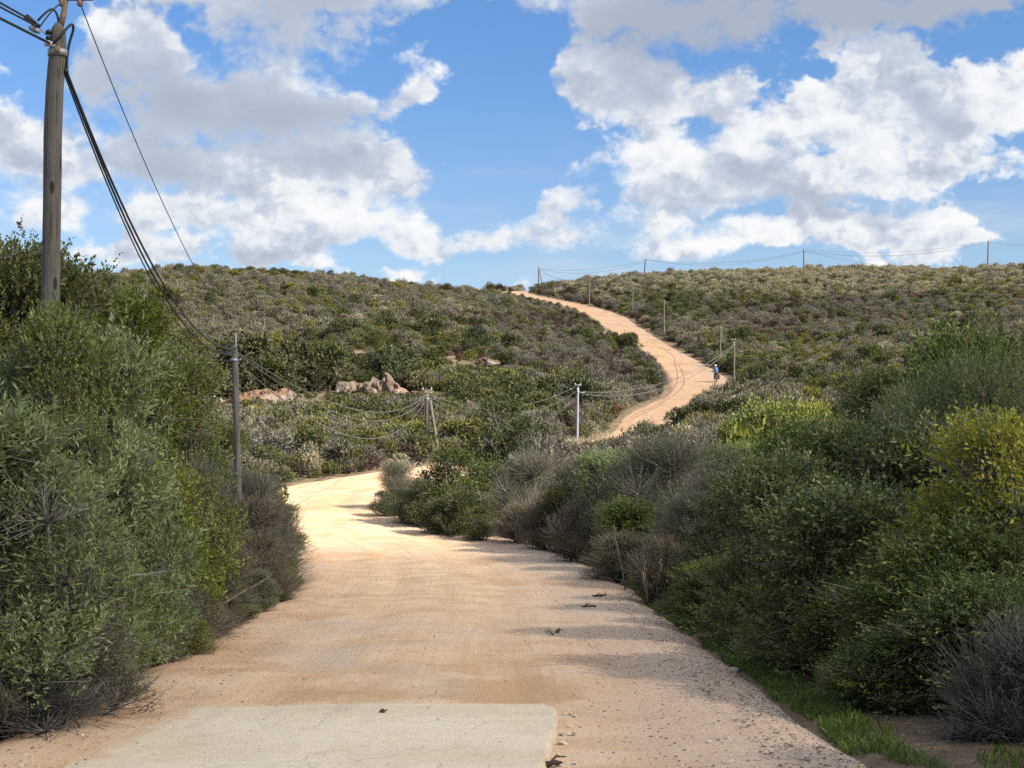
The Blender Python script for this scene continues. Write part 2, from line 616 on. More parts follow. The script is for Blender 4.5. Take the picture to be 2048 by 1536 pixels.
M['evergreen'] = leaf_mat('evergreen_leaf', (0.026, 0.034, 0.011), (0.056, 0.069, 0.02), (0.125, 0.13, 0.038), 0.18, 0.45)
M['bright'] = leaf_mat('bright_green_leaf', (0.085, 0.105, 0.022), (0.19, 0.22, 0.045), (0.32, 0.33, 0.08), 0.28)
M['tan'] = leaf_mat('grey_tan_leaf', (0.082, 0.073, 0.048), (0.156, 0.141, 0.097), (0.221, 0.201, 0.141), 0.18, 0.7, 0.4)
M['straw'] = leaf_mat('straw_leaf', (0.150, 0.130, 0.086), (0.264, 0.233, 0.158), (0.361, 0.321, 0.224), 0.25, 0.7, 0.35)
M['silver'] = leaf_mat('silver_grey_leaf', (0.067, 0.062, 0.049), (0.122, 0.113, 0.089), (0.181, 0.168, 0.133), 0.15, 0.7, 0.4)
M['moss'] = leaf_mat('moss_green_leaf', (0.049, 0.052, 0.020), (0.098, 0.102, 0.039), (0.164, 0.156, 0.066), 0.22, 0.6, 0.45)
M['deep'] = leaf_mat('deep_green_leaf', (0.027, 0.032, 0.013), (0.056, 0.063, 0.024), (0.108, 0.110, 0.043), 0.18, 0.55, 0.4)
M['lime'] = leaf_mat('lime_green_leaf', (0.066, 0.067, 0.019), (0.129, 0.125, 0.035), (0.203, 0.183, 0.058), 0.25, 0.6, 0.35)
M['heath'] = leaf_mat('dark_heath_leaf', (0.03, 0.018, 0.016), (0.06, 0.037, 0.031), (0.1, 0.066, 0.054), 0.1, 0.75, 0.4)
M['rust'] = leaf_mat('rust_leaf', (0.060, 0.034, 0.019), (0.102, 0.060, 0.032), (0.145, 0.093, 0.051), 0.1, 0.75, 0.3)
M['bark'] = bark_mat('grey_brown_bark', (0.10, 0.08, 0.06), (0.21, 0.18, 0.145))
M['pale_bark'] = bark_mat('pale_grey_bark', (0.11, 0.097, 0.08), (0.25, 0.225, 0.19))
M['dead'] = bark_mat('dead_twig_bark', (0.06, 0.052, 0.045), (0.15, 0.135, 0.118))
M['black'] = plain_mat('black_rubber', (0.018, 0.018, 0.02), 0.5, 0.4)
M['wire'] = plain_mat('weathered_wire', (0.13, 0.132, 0.125), 0.6, 0.3)
M['cable'] = plain_mat('cable_sheath', (0.05, 0.052, 0.055), 0.5, 0.35)
M['steel'] = plain_mat('galvanised_steel', (0.30, 0.30, 0.30), 0.5, 0.5, 0.3)
M['rusty'] = plain_mat('rusty_steel', (0.30, 0.19, 0.12), 0.75, 0.3, 0.1)
M['porcelain'] = plain_mat('porcelain', (0.55, 0.50, 0.42), 0.3, 0.5)
M['metal_pole'] = plain_mat('pale_pole', (0.27, 0.28, 0.29), 0.5, 0.4)


def wood_pole_mat():
    m, t = material('weathered_pole_wood')
    tc_ = t.node('ShaderNodeTexCoord')
    o = tc_.outputs['Object']
    st = t.mapping(o, scale=(26, 26, 0.8))
    n = t.noise(st, 1.6, 6, 0.65)
    n2 = t.noise(o, 3.0, 4, 0.6)
    cr = t.smooth(t.noise(t.mapping(o, scale=(50, 50, 1.2)), 1.0, 3, 0.5), 0.60, 0.68)
    col = t.ramp(n, [(0.25, (0.063, 0.052, 0.040)), (0.5, (0.122, 0.105, 0.083)), (0.8, (0.198, 0.178, 0.144))])
    col = t.mix(t.smooth(n2, 0.45, 0.7), col, (0.132, 0.122, 0.101))
    vo = t.node('ShaderNodeTexVoronoi')
    t.put(vo.inputs['Vector'], t.mapping(o, scale=(4.5, 4.5, 1.5)))
    vo.inputs['Scale'].default_value = 1.3
    knot = t.smooth(vo.outputs['Distance'], 0.10, 0.17)
    col = t.mix(knot, (0.033, 0.027, 0.020), col)
    col = t.mix(t.math('MULTIPLY', cr, 0.7), col, (0.033, 0.028, 0.022))
    h = t.math('SUBTRACT', n, t.math('MULTIPLY', cr, 0.6))
    finish(t, principled(t, col, 0.85, 0.2, bump(t, h, 0.7, 0.02)))
    return m


M['pole'] = wood_pole_mat()


def rock_mat(name, a, b, c):
    m, t = material(name)
    o = t.node('ShaderNodeTexCoord').outputs['Object']
    n = t.noise(t.mapping(o, scale=(1.3, 1.3, 0.5)), 3.6, 8, 0.72)
    n2 = t.noise(o, 0.9, 3, 0.5)
    col = t.ramp(n, [(0.28, a), (0.5, b), (0.72, c)])
    col = t.mix(t.smooth(n2, 0.5, 0.62), col, t.mix(0.5, col, (0.30, 0.28, 0.25)))
    finish(t, principled(t, col, 0.9, 0.15, bump(t, n, 1.0, 0.22)))
    return m


M['rock'] = rock_mat('orange_rock', (0.065, 0.040, 0.028), (0.20, 0.122, 0.076), (0.32, 0.22, 0.15))
M['rock_grey'] = rock_mat('weathered_rock', (0.055, 0.042, 0.033), (0.155, 0.115, 0.08), (0.30, 0.235, 0.175))
M['rock_brown'] = rock_mat('brown_rock', (0.04, 0.024, 0.018), (0.10, 0.06, 0.045), (0.16, 0.11, 0.085))
M['stone'] = plain_mat('pale_stone', (0.50, 0.46, 0.40), 0.85, 0.2, 0, 14, 0.35)
M['clod'] = plain_mat('dark_clod', (0.075, 0.052, 0.038), 0.9, 0.1, 0, 20, 0.5)


def dirt_mat():
    m, t = material('sandy_dirt')
    uvn = t.node('ShaderNodeUVMap', uv_map='UVMap')
    uv = uvn.outputs[0]                                   # metres across, metres along
    g = t.node('ShaderNodeNewGeometry').outputs['Position']
    big = t.noise(g, 0.22, 3, 0.55)
    med = t.noise(g, 1.3, 5, 0.6)
    fine = t.noise(g, 24.0, 5, 0.7)
    grit = t.noise(g, 90.0, 2, 0.6)
    streak = t.noise(t.mapping(uv, scale=(2.6, 0.10, 1)), 1.0, 5, 0.6)
    streak2 = t.noise(t.mapping(uv, scale=(9.0, 0.22, 1)), 1.0, 3, 0.55)
    col = t.ramp(med, [(0.28, (0.424, 0.278, 0.163)), (0.5, (0.520, 0.362, 0.219)), (0.72, (0.573, 0.420, 0.275))])
    col = t.mix(t.math('MULTIPLY', t.smooth(streak, 0.50, 0.72), 0.55), col, (0.439, 0.274, 0.148))
    col = t.mix(t.math('MULTIPLY', t.smooth(streak2, 0.52, 0.75), 0.35), col, (0.592, 0.445, 0.295))
    sx_ = t.node('ShaderNodeSeparateXYZ')
    t.put(sx_.inputs[0], uv)
    # packed wheel tracks, darker and smoother, wandering along the road
    wander = t.math('MULTIPLY', t.math('SUBTRACT', t.noise(t.mapping(uv, scale=(0.0, 0.12, 1)), 1.0, 2, 0.5), 0.5), 1.6)
    xa = t.math('ADD', sx_.outputs[0], wander)
    for c_, wd, amt, cc in ((-1.25, 0.34, 0.42, (0.452, 0.296, 0.175)), (0.72, 0.36, 0.46, (0.435, 0.282, 0.167)), (1.75, 0.24, 0.32, (0.418, 0.288, 0.186)), (-2.25, 0.22, 0.26, (0.452, 0.305, 0.192))):
        tr_ = t.smooth(t.math('ABSOLUTE', t.math('SUBTRACT', xa, c_)), wd, wd * 0.35)
        tr_ = t.math('MULTIPLY', tr_, t.smooth(t.noise(t.mapping(uv, scale=(1.0, 0.35, 1)), 1.0, 3, 0.6), 0.36, 0.62))
        col = t.mix(t.math('MULTIPLY', tr_, amt), col, cc)
    # tyre tread pressed into the soft soil beside the concrete
    sv = t.math('SINE', t.math('MULTIPLY', sx_.outputs[1], 95.0))
    sgp = t.node('ShaderNodeSeparateXYZ')
    t.put(sgp.inputs[0], g)
    px1, py1 = sgp.outputs[0], sgp.outputs[1]
    tread = 0.0
    for c_ in (1.05, 1.62):
        b_ = t.smooth(t.math('ABSOLUTE', t.math('SUBTRACT', t.math('MULTIPLY_ADD', wander, 0.3, px1), c_)), 0.085, 0.06)
        tread = t.math('MAXIMUM', tread, b_)
    tread = t.math('MULTIPLY', tread, t.math('MULTIPLY', t.smooth(sv, -0.2, 0.5), t.smooth(t.noise(g, 0.8, 3, 0.6), 0.42, 0.58)))
    tread = t.math('MULTIPLY', tread, t.smooth(py1, 17.0, 12.0))
    col = t.mix(t.math('MULTIPLY', tread, 0.5), col, (0.26, 0.165, 0.095))
    # damp ochre earth off the end of the concrete and across the near corner
    for ex, ey, ax_, ay_, amt in ((-0.05, 13.5, 0.75, 1.1, 0.75), (0.9, 12.6, 0.6, 0.5, 0.5), (1.25, 9.6, 1.3, 0.55, 0.7), (0.9, 10.9, 0.7, 0.35, 0.45), (-1.5, 13.2, 0.9, 0.5, 0.4)):
        qx = t.math('DIVIDE', t.math('SUBTRACT', px1, ex), ax_)
        qy = t.math('DIVIDE', t.math('SUBTRACT', py1, ey), ay_)
        rr2 = t.math('ADD', t.math('MULTIPLY', qx, qx), t.math('MULTIPLY', qy, qy))
        k_ = t.smooth(t.math('MULTIPLY_ADD', t.math('SUBTRACT', t.noise(g, 1.6, 4, 0.6), 0.5), 2.6, rr2), 1.15, 0.45)
        col = t.mix(t.math('MULTIPLY', k_, amt), col, (0.385, 0.235, 0.12))
    # loose grey-pink gravel along the verge
    right = t.smooth(t.math('MULTIPLY_ADD', t.math('SUBTRACT', med, 0.5), 2.2, sx_.outputs[0]), 0.7, 2.4)
    col = t.mix(t.math('MULTIPLY', right, 0.75), col, (0.425, 0.325, 0.245))
    left = t.smooth(t.math('MULTIPLY_ADD', t.math('SUBTRACT', med, 0.5), 1.6, sx_.outputs[0]), -2.0, -3.1)
    col = t.mix(t.math('MULTIPLY', left, 0.6), col, (0.486, 0.305, 0.186))
    wet = t.smooth(t.math('MULTIPLY_ADD', t.math('SUBTRACT', big, 0.5), 1.0, t.noise(t.mapping(g, scale=(0.9, 0.45, 1)), 0.6, 4, 0.6)), 0.52, 0.64)
    col = t.mix(t.math('MULTIPLY', wet, 0.5), col, (0.390, 0.232, 0.122))
    gr = t.smooth(t.noise(t.mapping(g, scale=(0.6, 0.35, 1)), 0.5, 3, 0.6), 0.55, 0.68)
    col = t.mix(t.math('MULTIPLY', gr, 0.55), col, (0.407, 0.339, 0.266))
    col = t.mix(t.math('MULTIPLY', t.smooth(fine, 0.50, 0.72), 0.45), col, (0.226, 0.158, 0.107))
    col = t.mix(t.math('MULTIPLY', t.smooth(grit, 0.56, 0.75), 0.32), col, (0.633, 0.508, 0.390))
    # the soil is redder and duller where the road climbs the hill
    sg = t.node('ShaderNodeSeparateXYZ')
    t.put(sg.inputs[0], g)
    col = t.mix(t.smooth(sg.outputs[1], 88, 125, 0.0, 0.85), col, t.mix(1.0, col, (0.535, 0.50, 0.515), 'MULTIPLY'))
    h = t.math('ADD', t.math('MULTIPLY', fine, 0.5), t.math('ADD', t.math('MULTIPLY', grit, 0.3), t.math('MULTIPLY', med, 1.2)))
    h = t.math('MULTIPLY_ADD', streak2, 0.7, h)
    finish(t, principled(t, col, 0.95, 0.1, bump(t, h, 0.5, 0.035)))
    return m


M['dirt'] = dirt_mat()


def soil_mat():
    m, t = material('hillside_soil')
    g = t.node('ShaderNodeNewGeometry').outputs['Position']
    a = t.noise(g, 0.12, 4, 0.6)
    b = t.noise(g, 1.1, 5, 0.65)
    c = t.noise(g, 9.0, 4, 0.65)
    col = t.ramp(b, [(0.3, (0.085, 0.058, 0.040)), (0.5, (0.15, 0.105, 0.07)), (0.75, (0.24, 0.175, 0.115))])
    col = t.mix(t.math('MULTIPLY', t.smooth(a, 0.42, 0.6), 0.6), col, (0.10, 0.095, 0.05))
    col = t.mix(t.math('MULTIPLY', t.smooth(c, 0.5, 0.7), 0.4), col, (0.07, 0.055, 0.035))
    finish(t, principled(t, col, 0.95, 0.1, bump(t, t.math('ADD', b, c), 0.6, 0.08)))
    return m


M['soil'] = soil_mat()


def concrete_mat():
    m, t = material('worn_concrete')
    g = t.node('ShaderNodeNewGeometry').outputs['Position']
    a = t.noise(g, 0.8, 4, 0.6)
    b = t.noise(g, 7.0, 5, 0.65)
    c = t.noise(g, 60.0, 4, 0.7)
    br = t.noise(t.mapping(g, scale=(1.0, 14.0, 1.0)), 2.2, 3, 0.6)
    col = t.ramp(a, [(0.3, (0.479, 0.392, 0.275)), (0.55, (0.555, 0.464, 0.339)), (0.8, (0.594, 0.507, 0.377))])
    col = t.mix(t.math('MULTIPLY', t.smooth(b, 0.5, 0.72), 0.35), col, (0.386, 0.302, 0.202))
    col = t.mix(t.math('MULTIPLY', t.smooth(c, 0.56, 0.70), 0.55), col, (0.227, 0.189, 0.146))
    col = t.mix(t.math('MULTIPLY', t.smooth(br, 0.56, 0.7), 0.22), col, (0.302, 0.252, 0.189))
    sp_ = t.node('ShaderNodeSeparateXYZ')
    t.put(sp_.inputs[0], g)
    fromleft = t.math('ADD', t.math('MULTIPLY_ADD', sp_.outputs[1], -0.068, 2.64 + 0.836), sp_.outputs[0])
    fromfar = t.math('SUBTRACT', 12.36, sp_.outputs[1])
    near_edge = t.math('MINIMUM', t.math('MULTIPLY', fromleft, 0.8), t.math('MULTIPLY', fromfar, 2.4))
    drift = t.smooth(t.math('SUBTRACT', t.math('MULTIPLY', t.noise(g, 2.6, 5, 0.65), 1.0), t.math('MULTIPLY', near_edge, 1.8)), 0.22, 0.55)
    col = t.mix(t.math('MULTIPLY', drift, 0.85), col, (0.46, 0.315, 0.19))
    vo = t.node('ShaderNodeTexVoronoi', feature='DISTANCE_TO_EDGE')
    t.put(vo.inputs['Vector'], t.vmath('ADD', g, t.vmath('SCALE', t.noise(g, 1.7, 4, 0.6, col=True), 0.5)))
    vo.inputs['Scale'].default_value = 0.62
    crack = t.smooth(vo.outputs['Distance'], 0.010, 0.003)
    crack = t.math('MULTIPLY', crack, t.smooth(t.noise(g, 0.9, 2, 0.5), 0.42, 0.55))
    col = t.mix(t.math('MULTIPLY', crack, 0.15), col, (0.16, 0.12, 0.085))
    stain = t.smooth(t.noise(t.mapping(g, scale=(1.6, 0.35, 1)), 1.1, 5, 0.62), 0.54, 0.7)
    col = t.mix(t.math('MULTIPLY', stain, 0.35), col, (0.33, 0.27, 0.19))
    h = t.math('ADD', t.math('MULTIPLY', c, 0.5), t.math('MULTIPLY', br, 0.9))
    h = t.math('SUBTRACT', h, t.math('MULTIPLY', crack, 0.5))
    finish(t, principled(t, col, 0.9, 0.15, bump(t, h, 0.45, 0.02)))
    return m


M['concrete'] = concrete_mat()
M['grass'] = leaf_mat('fresh_grass', (0.060, 0.093, 0.021), (0.112, 0.165, 0.036), (0.225, 0.262, 0.075), 0.25, 0.5, 0.1)
M['dry_grass'] = leaf_mat('dry_grass', (0.20, 0.17, 0.10), (0.33, 0.29, 0.19), (0.45, 0.40, 0.28), 0.15, 0.8, 0.2)

# ------------------------------------------------------------------ the land as one sheet
def axis(knots):
    out = [knots[0][0]]
    for (a, s), (b, s2) in zip(knots[:-1], knots[1:]):
        while out[-1] < b - 1e-6:
            f = (out[-1] - a) / (b - a)
            out.append(min(b, out[-1] + s + (s2 - s) * f))
    return np.array(out)


ys = axis([(-60, 4), (0, 0.6), (60, 0.6), (130, 1.2), (420, 2.4), (700, 25), (1600, 150), (5000, 500)])
xs = axis([(-3000, 400), (-300, 20), (-110, 3.0), (-40, 1.5), (-14, 0.5), (14, 0.5), (40, 1.3), (150, 3.0), (320, 20), (3000, 400)])
X, Y = np.meshgrid(xs, ys)
Zg = ground(X.ravel(), Y.ravel(), carve=True)
nx, ny = len(xs), len(ys)
I = (np.arange(ny - 1)[:, None] * nx + np.arange(nx - 1)[None]).ravel()
me = mesh_arrays('ground', np.stack([X.ravel(), Y.ravel(), Zg], 1), np.stack([I, I + 1, I + nx + 1, I + nx], 1), M['soil'], True)
tag(link('ground', me), 'brown earth of the hillside under the scrub', 'ground', kind='structure')

# ------------------------------------------------------------------ the dirt road
def road_mesh():
    seg = RL[(RL[:, 1] < 400)]
    fine = []
    for a, b in zip(seg[:-1], seg[1:]):
        n = 3 if 6 < a[1] < 62 else 1
        for k in range(n):
            fine.append(a + (b - a) * k / n)
    L = np.array(fine)
    tan = np.gradient(L[:, :2], axis=0)
    tan /= np.linalg.norm(tan, axis=1)[:, None]
    nor = np.stack([tan[:, 1], -tan[:, 0]], 1)             # to the right
    s = np.concatenate([[0], np.cumsum(np.linalg.norm(np.diff(L[:, :2], axis=0), axis=1))])
    k = 49
    a = np.linspace(-1, 1, k)
    wob_l = 0.45 * fbm(s / 2.5, s * 0 + 3.3, 4)
    wob_r = 0.45 * fbm(s / 2.5, s * 0 + 8.7, 4)
    hw = L[:, 3][:, None] + 0.45 + np.where(a[None] < 0, wob_l[:, None], wob_r[:, None]) * np.abs(a[None]) ** 3
    off = a[None] * hw
    x = L[:, 0][:, None] + nor[:, 0][:, None] * off
    y = L[:, 1][:, None] + nor[:, 1][:, None] * off
    across = np.broadcast_to(off, x.shape)
    edge = np.clip((np.abs(a)[None] - 0.80) / 0.20, 0, 1)
    z = L[:, 2][:, None] + 0.03 - 0.24 * edge ** 1.5
    # two pairs of wheel ruts, a crowned middle, lumps
    for c, dpt, wd in ((-1.25, 0.035, 0.33), (0.75, 0.04, 0.36), (1.7, 0.02, 0.3), (-2.2, 0.02, 0.3)):
        z = z - dpt * (1 - 0.8 * sstep(s, 120, 150)[:, None]) * np.exp(-((across - c - 0.25 * fbm(s / 9, s * 0 + c, 2)[:, None]) / wd) ** 2)
    z = z + 0.03 * fbm(across / 1.1 + 7, s[:, None] / 4.5, 3) + 0.02 * fbm(x / 2.3, y / 2.3, 3)
    # hollow beside the broken concrete edge
    z = z - 0.045 * np.exp(-((x - 0.9) / 0.75) ** 2) * sstep(13.2 - y, 0, 0.8) - 0.035 * sstep(14.5 - y, 0, 1.2) * sstep(y, 0, 6)
    uv = np.stack([across.ravel(), np.broadcast_to(s[:, None], x.shape).ravel()], 1)
    v = np.stack([x.ravel(), y.ravel(), z.ravel()], 1)
    n = len(L)
    i = (np.arange(n - 1)[:, None] * k + np.arange(k - 1)[None]).ravel()
    return mesh_arrays('dirt_road', v, np.stack([i, i + 1, i + k + 1, i + k], 1), M['dirt'], True, uv=uv)


tag(link('dirt_road', road_mesh()), 'sandy orange dirt road winding up the hill', 'road', kind='structure')

# ------------------------------------------------------------------ concrete strip in front
def slab():
    k, n = 70, 150
    yy = np.linspace(-6, 12.35, n)
    top, vs = [], []
    for j, y in enumerate(yy):
        sh = 0.068 * (y - 12.3)
        xl = -2.64 + sh + 0.16 * float(fbm(np.array(y / 0.7), np.array(2.2), 4))
        xr = 0.36 + sh + 0.06 * float(fbm(np.array(y / 0.8), np.array(7.7), 7))
        xr -= 0.13 * max(0, 1 - abs(y - 12.35) / 0.30)          # chipped corner
        f = np.linspace(0, 1, k)
        f = f + 0.0
        x = xl + (xr - xl) * f
        z = -1.64 - 0.0527 * y + 0.012 + 0.03 * sstep(x, -2.5, -1.2) + 0.006 * fbm(x / 0.5, np.full(k, y / 0.5), 3)
        yq = np.full(k, y) + (0.02 * fbm(x / 0.3, x * 0 + 1.5, 3) - 0.02 * sstep(x, -0.2, 0.4) if j == n - 1 else 0)
        top.append(np.stack([x, yq, z], 1))
    top = np.array(top)
    v = top.reshape(-1, 3)
    i = (np.arange(n - 1)[:, None] * k + np.arange(k - 1)[None]).ravel()
    q = [np.stack([i, i + 1, i + k + 1, i + k], 1)]
    # broken right face and the far end face, going down into the ground
    rim = np.vstack([top[:, -1], top[-1, ::-1], top[::-1, 0]])
    rimidx = np.concatenate([np.arange(n) * k + k - 1, (n - 1) * k + np.arange(k)[::-1], np.arange(n)[::-1] * k])
    low = rim.copy()
    rn = np.random.RandomState(3)
    mid = rim.copy()
    mid[:n, 0] += 0.005 + 0.02 * rn.rand(n)
    mid[:, 2] -= 0.03 + 0.03 * rn.rand(len(rim))
    low[:n, 0] += 0.02 + 0.05 * rn.rand(n)
    low[n:n + k, 1] += 0.01
    mid[n:n + k, 1] += 0.004
    low[:, 2] -= 0.22
    a = len(v)
    m = len(rim)
    v = np.vstack([v, mid, low])
    t = np.arange(m - 1)
    q.append(np.stack([rimidx[:-1], rimidx[1:], a + t + 1, a + t], 1))
    q.append(np.stack([a + t, a + t + 1, a + m + t + 1, a + m + t], 1))
    me = mesh_arrays('concrete_pavement', v, np.vstack(q), M['concrete'], False)
    o = link('concrete_pavement', me)
    return tag(o, 'worn pale concrete strip with a broken edge ending at the dirt road', 'pavement', kind='structure')


slab()


# ------------------------------------------------------------------ plants
def unit(v):
    return v / (np.linalg.norm(v, axis=-1, keepdims=True) + 1e-9)


def prism(base, tip, r0, r1, rs):
    """thin three-sided twigs, all at once"""
    d = unit(tip - base)
    a = unit(np.cross(d, rs.normal(size=d.shape)))
    b = np.cross(d, a)
    vs = []
    for end, r in ((base, r0), (tip, r1)):
        for th in (0, 2.094, 4.189):
            vs.append(end + r * (math.cos(th) * a + math.sin(th) * b))
    v = np.stack(vs, 1).reshape(-1, 3)
    o = np.arange(len(base))[:, None] * 6
    q = np.vstack([o + np.array([[i, (i + 1) % 3, 3 + (i + 1) % 3, 3 + i]]) for i in range(3)])
    return v, q


def bush(key, seed, R, H, lobes, ns, per, L, W, mat, bark='bark', up=0.5, sl=0.22, lr=(0.34, 0.55), low=0.16, twig=0.0, trunk=None, inner=0.5, jag=0.3, fan=0.75):
    """returns the meshes (foliage, branches) of a bush of radius R and height H standing at its origin"""
    rs = np.random.RandomState(seed)
    cs, rr = [], []
    for i in range(lobes):
        r = R * rs.uniform(*lr)
        a = i * 2.4 + rs.rand()
        q = math.sqrt((i + 0.4) / lobes)
        z = H * (rs.uniform(0.06, 0.40) if i % 5 < 2 else low + (1 - low) * rs.rand() ** 0.8)
        # narrower towards the top
        env = R * (1.0 - 0.45 * max(0, z / H - 0.35) / 0.65)
        rho = max(0, env - r * 0.8) * q
        z = min(z, H - r * 0.9)
        z = max(z, r * 0.35)
        cs.append((rho * math.cos(a), rho * math.sin(a), z))
        rr.append(r)
    cs.append((rs.uniform(-.2, .2) * R, rs.uniform(-.2, .2) * R, H - 0.32 * R))
    rr.append(0.36 * R)
    cs, rr = np.array(cs), np.array(rr)
    k = rs.choice(len(rr), ns, p=rr ** 2 / (rr ** 2).sum())
    d = unit(rs.normal(size=(ns, 3)))
    d[:, 2] = np.where((d[:, 2] < -0.1) & (rs.rand(ns) < 0.6), -d[:, 2], d[:, 2])
    rho = inner + (1.05 - inner) * np.sqrt(rs.rand(ns)) + 1.5 * jag * rs.rand(ns) ** 8
    squash = np.array([1, 1, 0.9])
    p0 = cs[k] + d * (rr[k] * rho)[:, None] * squash
    keep = p0[:, 2] > 0.02
    p0, d, k = p0[keep], d[keep], k[keep]
    ns = len(p0)
    big = per >= 7
    bare = np.zeros(len(rr), bool)
    if big:
        bare[rs.choice(len(rr), max(1, len(rr) // 7), False)] = True
    sd = unit(d * 0.7 + np.array([0, 0, up]) + rs.normal(size=(ns, 3)) * 0.32)
    ln = sl * (0.6 + 0.8 * rs.rand(ns))
    ln = np.where(rs.rand(ns) < (0.03 if big else 0.0), ln * 1.9, ln)
    clump = rs.rand(len(rr))[k] * 0.30 + rs.rand(ns) * 0.40
    # lighter new growth on the outside
    fol = None
    if per > 0:
        leafy = ~(bare[k] & (rs.rand(ns) < 0.72))
        p0_, sd_, ln_, cl_ = p0, sd, ln, clump
        p0, sd, ln, clump = p0[leafy], sd[leafy], ln[leafy], clump[leafy]
        ns = len(p0)
        t = (np.arange(per)[None] + rs.rand(ns, per)) / per
        base = p0[:, None] + sd[:, None] * (t * ln[:, None])[..., None]
        side = unit(np.cross(sd[:, None], rs.normal(size=(ns, per, 3))))
        ld = unit(sd[:, None] * (0.35 + 0.6 * t[..., None]) + side * fan + rs.normal(size=(ns, per, 3)) * 0.15)
        le = L * (0.5 + 0.85 * rs.rand(ns, per, 1)) * (0.75 + 0.5 * rs.rand(len(rr))[k[leafy]])[:, None, None]
        wd = unit(np.cross(ld, rs.normal(size=(ns, per, 3)) + side * 0.2)) * (W * 0.5 * (0.8 + 0.4 * rs.rand(ns, per, 1)))
        tip = base + ld * le
        mid = base + ld * le * 0.48
        v = np.stack([base, mid + wd, tip, mid - wd], 2).reshape(-1, 3)
        v[:, 2] = np.maximum(v[:, 2], 0.0)
        n = ns * per
        q = np.arange(n * 4).reshape(n, 4)
        tone = np.clip((clump[:, None] + 0.30 * rs.rand(ns, per)).ravel(), 0, 1)
        fol = mesh_arrays(key + '_foliage', v, q, M[mat], False, tone)
        p0, sd, ln, clump = p0_, sd_, ln_, cl_
        ns = len(p0)
    g = Geo()
    foot = np.array([0, 0, -0.15])
    for c, r in zip(cs, rr):
        f = foot + np.array([rs.uniform(-.22, .22) * R, rs.uniform(-.22, .22) * R, 0])
        m = (f + c) / 2 + rs.normal(size=3) * 0.07 * H
        r0 = (0.018 + 0.010 * R) * (trunk or 1)
        g.tube([f, f * 0.6 + m * 0.4, m, c * 0.6 + m * 0.4, c], [r0, r0 * .85, r0 * .7, r0 * .5, r0 * .35], 5, False)
    sub = np.arange(0, ns, max(1, ns // (26 * len(rr))))
    v, q = prism(cs[k[sub]], p0[sub] + sd[sub] * ln[sub, None], 0.008, 0.003, rs)
    g.add(v, q)
    if twig > 0:
        j = np.nonzero(rs.rand(ns) < twig)[0]
        bend = p0[j] - d[j] * (rr[k[j]] * 0.35)[:, None] + rs.normal(size=(len(j), 3)) * 0.03
        v, q = prism(bend, p0[j] + sd[j] * (ln[j] * 1.1)[:, None], 0.0038, 0.0018, rs)
        g.add(v, q)
    if big:
        # sprays of bare wood between the leaves
        for b in np.nonzero(bare)[0].tolist() + rs.choice(len(rr), min(8, len(rr)), False).tolist():
            for _ in range(9 if bare[b] else 3):
                dv = unit(rs.normal(size=3) + np.array([0, 0, 0.5]))
                q0 = cs[b] + dv * rr[b] * rs.uniform(.1, .5)
                q1 = cs[b] + dv * rr[b] * rs.uniform(.85, 1.12)
                if min(q0[2], q1[2]) < 0.03:
                    continue
                g.tube([q0, (q0 + q1) / 2 + rs.normal(size=3) * .03, q1], [.008, .006, .0035], 4, False)
                m_ = 6
                f0 = q0 + (q1 - q0) * rs.uniform(.3, .95, (m_, 1))
                f1 = f0 + unit(dv + rs.normal(size=(m_, 3)) * .55) * rs.uniform(.1, .28, (m_, 1))
                v, q = prism(f0, f1, 0.0042, 0.0018, rs)
                g.add(v, q)
    br = g.mesh(key + '_branches', M[bark], False)
    return fol, br


K = 0.25 if QUICK else 1.0
N = lambda n: int(n * K)
PROTO = {}


